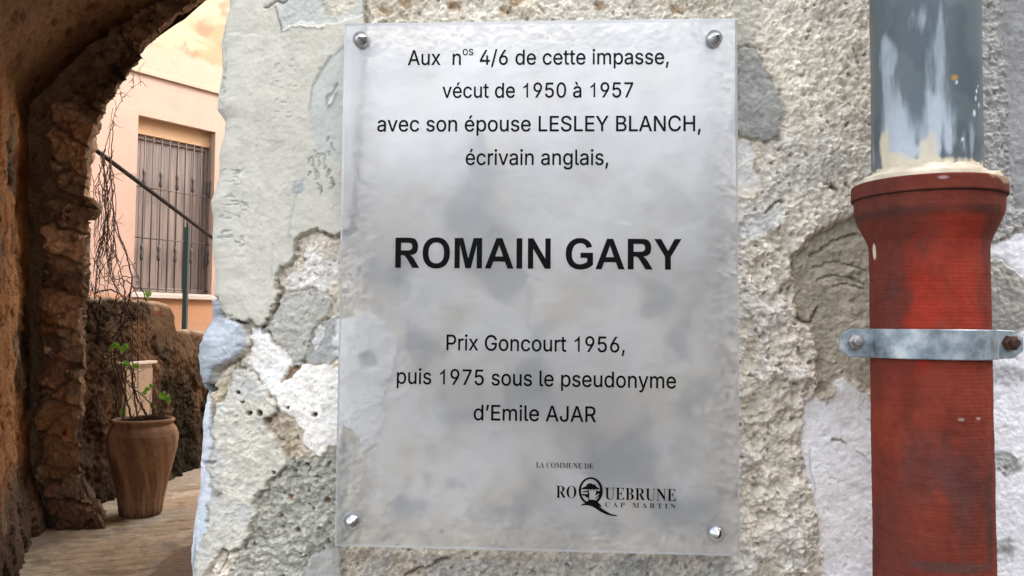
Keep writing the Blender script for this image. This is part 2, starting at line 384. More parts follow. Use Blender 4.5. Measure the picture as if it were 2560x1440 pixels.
    for k in range(34):
        a = rnd.uniform(560, 612); b = rnd.uniform(425, 620); L = rnd.uniform(5, 16)
        crack([(a, b), (a+L*0.5, b+rnd.uniform(-3, 3)), (a+L, b+rnd.uniform(-4, 6))], 0.0006, 0.0009, (0.36, 0.38, 0.37), 0.55)
    for k in range(22):
        a = rnd.uniform(770, 838); b = rnd.uniform(345, 470)-(a-770)*0.3+20
        crack([(a, b), (a+rnd.uniform(2, 8), b+rnd.uniform(2, 9)), (a+rnd.uniform(-2, 10), b+rnd.uniform(8, 16))], 0.0008, 0.0014, (0.34, 0.345, 0.33), 0.6)
    for k in range(16):
        a = rnd.uniform(690, 740); b = rnd.uniform(150, 330)
        crack([(a, b), (a+rnd.uniform(3, 10), b+rnd.uniform(-4, 4))], 0.0006, 0.0007, (0.42, 0.43, 0.41), 0.5)
    layer([(742, 462), (765, 455), (768, 478), (745, 490), (738, 480)], 0.0050, (0.43, 0.44, 0.425), 0.3, edge=0.0012)
    crack([(745, 495), (738, 530), (731, 560), (728, 600)], 0.0009, 0.0006, (0.43, 0.44, 0.42), 0.5)
    crack([(690, 610), (687, 660), (684, 700)], 0.0008, 0.0005, (0.46, 0.47, 0.45), 0.5)
    crack([(612, 435), (607, 480), (602, 530)], 0.0005, -0.0004, (0.68, 0.69, 0.65), 0.6)
    for a in (562, 566, 570, 575):
        for k in range(9):
            b = rnd.uniform(-10, 300); crack([(a+rnd.uniform(-4, 8), b), (a+rnd.uniform(-4, 10), b+rnd.uniform(6, 24))], 0.0007, 0.0012, (0.33, 0.36, 0.37), 0.5)
    # the cement lump on the corner under the render
    lump = 0.0035*fbm(X*38+Z*22, Z*30-X*30, 77, 2)
    layer([(552, 752), (566, 770), (560, 790), (587, 803), (612, 813), (627, 835), (629, 862), (612, 885), (595, 902), (580, 905), (562, 912), (548, 922), (542, 945), (532, 965), (519, 978), (380, 965), (380, 752)],
          0.006, (0.345, 0.375, 0.41), 0.30, dome=0.005, edge=0.001, dirt_shade=(0.09, 0.08, 0.07), und=0.003, tex=lump, two=(0.46, 0.495, 0.53))
    layer([(512, 962), (538, 962), (545, 972), (535, 982), (514, 984)], -0.004, (0.05, 0.05, 0.05), 0.8, soft=0.0015)
    layer([(728, 922), (755, 910), (752, 925), (735, 938), (722, 950), (703, 957), (708, 945)], -0.0035, (0.40, 0.30, 0.19), 0.9, edge=0.0012, wob=0.002)
    for a, b, r in [(722, 1018, 4), (672, 1050, 8), (655, 1033, 6), (630, 1034, 6), (727, 1242, 7), (790, 1035, 6), (792, 1036, 4), (600, 980, 4), (612, 1005, 4), (820, 1250, 8), (705, 1290, 5), (770, 1160, 6), (690, 1180, 4), (745, 1325, 5)]:
        layer([(a-r, b-r*.6), (a, b-r), (a+r, b-r*.5), (a+r*.8, b+r*.6), (a, b+r), (a-r, b+r*.5)], -0.0035, (0.15, 0.11, 0.08) if r < 7 else (0.24, 0.15, 0.09), 0.5, soft=0.0008, wob=0.0008)
    layer([(545, 1215), (556, 1212), (559, 1225), (550, 1234), (540, 1226)], 0.0058, (0.42, 0.40, 0.35), 0.7, dome=0.002, dirt_shade=DK, dirt_shade_w=0.0008)
    layer([(780, 1390), (820, 1366), (846, 1376), (852, 1392), (850, 1470), (752, 1470), (772, 1412)], 0.002, (0.38, 0.38, 0.35), 0.2, two=(0.42, 0.41, 0.37), dirt_shade=DK, und=0.001)
    crack([(560, 1370), (572, 1385), (562, 1410), (552, 1432)], 0.0008, 0.0015)
    crack([(1010, 1440), (1040, 1425), (1075, 1412), (1105, 1397), (1125, 1393)], 0.0012, 0.003, (0.12, 0.09, 0.06))
    # ---- right of the plaque
    layer([(1830, -40), (1905, -40), (1893, 60), (1883, 115), (1830, 130)], 0.001, (0.56, 0.52, 0.42), 0.45, soft=0.003, two=(0.48, 0.46, 0.39))
    layer([(1850, 560), (1960, 545), (1985, 640), (1990, 770), (2040, 850), (2045, 985), (2012, 1002), (2012, 1170), (2030, 1230), (2055, 1470), (1835, 1470)], 0.002, (0.68, 0.615, 0.50), 1.2, soft=0.012, two=(0.62, 0.575, 0.50), tex=0.0025*mid+0.003*big)
    layer([(1845, 120), (1890, 124), (1902, 165), (1922, 186), (1942, 222), (1956, 280), (1941, 320), (1938, 346), (1915, 351), (1885, 346), (1835, 340)], 0.0025, (0.31, 0.305, 0.285), 0.32, two=(0.36, 0.35, 0.32), dirt_shade=DK, und=0.0022)
    layer([(1835, 345), (1865, 350), (1884, 380), (1890, 430), (1901, 465), (1886, 496), (1835, 484)], 0.0, (0.79, 0.755, 0.70), 0.3, two=(0.76, 0.70, 0.60), dirt_shade=TAN)
    layer([(1920, 530), (1950, 514), (1962, 540), (1940, 575), (1870, 602), (1838, 585), (1858, 545)], 0.0, (0.70, 0.68, 0.64), 0.75, soft=0.0025)
    crack([(1915, 530), (1930, 515), (1950, 503), (1958, 508)], 0.0012, 0.003, (0.16, 0.12, 0.09))
    crack([(2060, 455), (2075, 458), (2090, 472)], 0.0014, 0.003, (0.12, 0.09, 0.07))
    groove = 0.0010*fbm((X*0.55+Z)*120+1.5*mid, (X-Z*0.4)*34, 88, 4)
    layer([(2260, 520), (2172, 530), (2140, 535), (2120, 550), (2090, 560), (2045, 580), (2020, 595), (2015, 615), (1986, 640), (1981, 665), (1990, 720), (1990, 770), (2000, 800), (2030, 812), (2040, 840), (2042, 885), (2045, 960), (2040, 986),
           (2070, 986), (2090, 960), (2105, 945), (2140, 950), (2172, 975), (2260, 980)], -0.0065, (0.39, 0.345, 0.255), 0.40, two=(0.48, 0.425, 0.32), dirt_shade=(0.26, 0.19, 0.11), und=0.0015, tex=groove, edge=0.002)
    crack([(2030, 640), (2062, 622), (2100, 600), (2150, 585)], 0.001, 0.002, (0.22, 0.19, 0.14)); crack([(2050, 700), (2085, 688), (2130, 690), (2168, 706)], 0.001, 0.0018, (0.24, 0.21, 0.16))
    crack([(2040, 668), (2090, 655), (2140, 662), (2170, 672)], 0.0009, 0.0016, (0.25, 0.22, 0.16)); crack([(2090, 715), (2130, 705), (2166, 716)], 0.0008, 0.0015, (0.25, 0.22, 0.17))
    crack([(1995, 795), (2010, 806), (2028, 812), (2040, 800), (2050, 770)], 0.0014, 0.0025, (0.15, 0.12, 0.08))
    layer([(2015, 1005), (2040, 995), (2064, 1000), (2070, 1016), (2090, 955), (2110, 945), (2130, 965), (2160, 980), (2180, 1000), (2290, 1000), (2290, 1480), (2057, 1480), (2050, 1320), (2030, 1230), (2013, 1170), (2008, 1070)],
          -0.004, (0.93, 0.905, 0.89), 0.18, two=(0.92, 0.88, 0.84), dirt_shade=(0.40, 0.34, 0.27), und=0.001)
    crack([(2085, 1105), (2096, 1101), (2108, 1103), (2120, 1112)], 0.0011, 0.002, (0.22, 0.17, 0.13)); crack([(2030, 1130), (2032, 1180), (2042, 1230)], 0.0007, 0.001, (0.52, 0.50, 0.48), 0.6)
    crack([(2145, 1130), (2165, 1145), (2180, 1165)], 0.0006, 0.001, (0.5, 0.48, 0.46), 0.6)
    # ---- beyond the pipe
    layer([(2440, -60), (2700, -60), (2700, 640), (2480, 640), (2440, 500)], -0.001, (0.44, 0.42, 0.40), 0.95, soft=0.004)
    layer([(2502, -60), (2700, -60), (2700, 548), (2545, 522), (2533, 450), (2526, 380), (2520, 175), (2510, 125)], -0.004, (0.33, 0.325, 0.32), 0.2, two=(0.37, 0.365, 0.36), dirt_shade=(0.22, 0.21, 0.2), und=0.001)
    layer([(2400, 600), (2490, 612), (2560, 578), (2700, 560), (2700, 1500), (2400, 1500)], -0.003, (0.93, 0.91, 0.915), 0.18, two=(0.86, 0.84, 0.84), dirt_shade=(0.30, 0.25, 0.17), und=0.002)
    layer([(2400, 640), (2488, 648), (2512, 655), (2545, 680), (2580, 700), (2580, 800), (2540, 832), (2400, 835)], -0.001, (0.34, 0.325, 0.29), 0.5, dirt_shade=DK, two=(0.40, 0.38, 0.33))
    layer([(2400, 905), (2500, 910), (2580, 920), (2580, 958), (2480, 962), (2400, 950)], -0.0025, (0.50, 0.50, 0.50), 0.3, soft=0.006)
    layer([(2492, 1140), (2530, 1134), (2556, 1150), (2560, 1180), (2520, 1192), (2495, 1175)], -0.0035, (0.50, 0.49, 0.46), 0.9, soft=0.002)
    layer([(2490, 1350), (2530, 1345), (2552, 1375), (2530, 1400), (2492, 1392)], -0.003, (0.52, 0.52, 0.50), 0.6, soft=0.004)
    # a paler flake of render that goes on behind the plaque
    layer([(850, 800), (930, 790), (960, 815), (992, 850), (985, 905), (965, 960), (962, 1040), (945, 1100), (915, 1115), (885, 1070), (850, 1030)], 0.0022, (0.74, 0.73, 0.71), 0.2, wob=0.004, wsc=60, soft=0.002)
    # what lies under the sheet of the plaque: blotches of old skim coat; pale-to-grey fall paints the sheet's sky sheen
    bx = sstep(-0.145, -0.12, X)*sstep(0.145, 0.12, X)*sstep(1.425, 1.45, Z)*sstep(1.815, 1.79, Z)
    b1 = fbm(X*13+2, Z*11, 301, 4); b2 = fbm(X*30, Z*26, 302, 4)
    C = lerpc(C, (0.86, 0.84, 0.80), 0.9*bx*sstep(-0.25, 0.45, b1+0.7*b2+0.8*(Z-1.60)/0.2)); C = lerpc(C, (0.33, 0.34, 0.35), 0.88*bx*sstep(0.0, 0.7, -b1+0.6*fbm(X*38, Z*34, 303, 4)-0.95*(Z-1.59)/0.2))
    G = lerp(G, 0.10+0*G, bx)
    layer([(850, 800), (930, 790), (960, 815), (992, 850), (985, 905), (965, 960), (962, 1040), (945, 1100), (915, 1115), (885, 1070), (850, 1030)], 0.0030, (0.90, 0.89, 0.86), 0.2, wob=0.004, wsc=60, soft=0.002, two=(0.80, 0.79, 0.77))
    layer([(905, 890), (930, 880), (938, 905), (915, 915)], 0.001, (0.45, 0.45, 0.44), 0.3, wob=0.003, wsc=60, soft=0.003)
    # grit relief and scatter of tone; pit dirt and small crevice shadows painted in
    H = H + G*GR + (1-np.clip(G, 0, 1))*SM
    gg = np.clip(0.8*G+0.26*(G > 0.15), 0, 1.2)
    C = C*(1+gg*(0.30*(T['eid']-0.5)+0.24*(T['cid']-0.5)+0.12*T['fin']+0.10*T['mid']) + 0.05*T['low'] + 0.045*T['mid'])[..., None]
    C = lerpc(C, (0.20, 0.18, 0.155), np.clip(0.62*gg*T['pit'], 0, 0.8)); C = lerpc(C, (0.22, 0.20, 0.17), np.clip(gg*(0.34*T['crev']+0.14*T['crev2']), 0, 0.6))
    C = lerpc(C, (0.80, 0.77, 0.70), 0.35*gg*sstep(0.80, 0.98, T['eid'])*sstep(0.5, 0.2, e1))
    return H, C

def build_plaster_wall():
    s_f = axis(0.0, 0.735, 0.00066, 0.0, 3.4, 1.05)
    zs = axis(1.372, 1.868, 0.00066, 0.0, 6.6, 1.05)
    na = 22; ang = np.linspace(math.pi/2, 0, na, endpoint=False)
    ys = np.r_[np.linspace(10.6, 0.25, 22), np.geomspace(0.2, RC+0.002, 14)]
    ex = edge_x(zs); nz = len(zs)
    X = np.empty((nz, len(ys)+na+len(s_f))); Y = np.zeros_like(X); NX = np.zeros_like(X); NY = -np.ones_like(X); XEV = np.empty_like(X)
    k0, k1 = len(ys), len(ys)+na
    X[:, :k0] = ex[:, None]; Y[:, :k0] = ys[None]; NX[:, :k0] = -1; NY[:, :k0] = 0; XEV[:, :k0] = (ex+RC-RC*math.pi/2)[:, None]-(ys[None]-RC)
    X[:, k0:k1] = ex[:, None]+RC-RC*np.sin(ang)[None]; Y[:, k0:k1] = (RC-RC*np.cos(ang))[None]
    NX[:, k0:k1] = -np.sin(ang)[None]; NY[:, k0:k1] = -np.cos(ang)[None]; XEV[:, k0:k1] = (ex[:, None]+RC-RC*0.75*ang[None])
    X[:, k1:] = (XE0+RC+s_f)[None]+(ex-XE0)[:, None]*np.exp(-s_f/0.05)[None]; XEV[:, k1:] = X[:, k1:]
    Z = np.repeat(zs[:, None], X.shape[1], 1)
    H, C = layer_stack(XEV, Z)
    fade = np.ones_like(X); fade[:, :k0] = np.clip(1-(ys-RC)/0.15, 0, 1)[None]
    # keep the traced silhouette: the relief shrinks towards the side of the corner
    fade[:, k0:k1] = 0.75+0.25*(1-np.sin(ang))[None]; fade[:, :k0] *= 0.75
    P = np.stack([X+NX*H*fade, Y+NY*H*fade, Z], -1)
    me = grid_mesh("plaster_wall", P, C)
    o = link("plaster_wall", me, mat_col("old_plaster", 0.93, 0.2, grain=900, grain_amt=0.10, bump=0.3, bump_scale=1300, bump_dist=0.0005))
    tag(o, "weathered wall of peeling grey render, white plaster and rough stone behind the plaque", "wall")
build_plaster_wall()

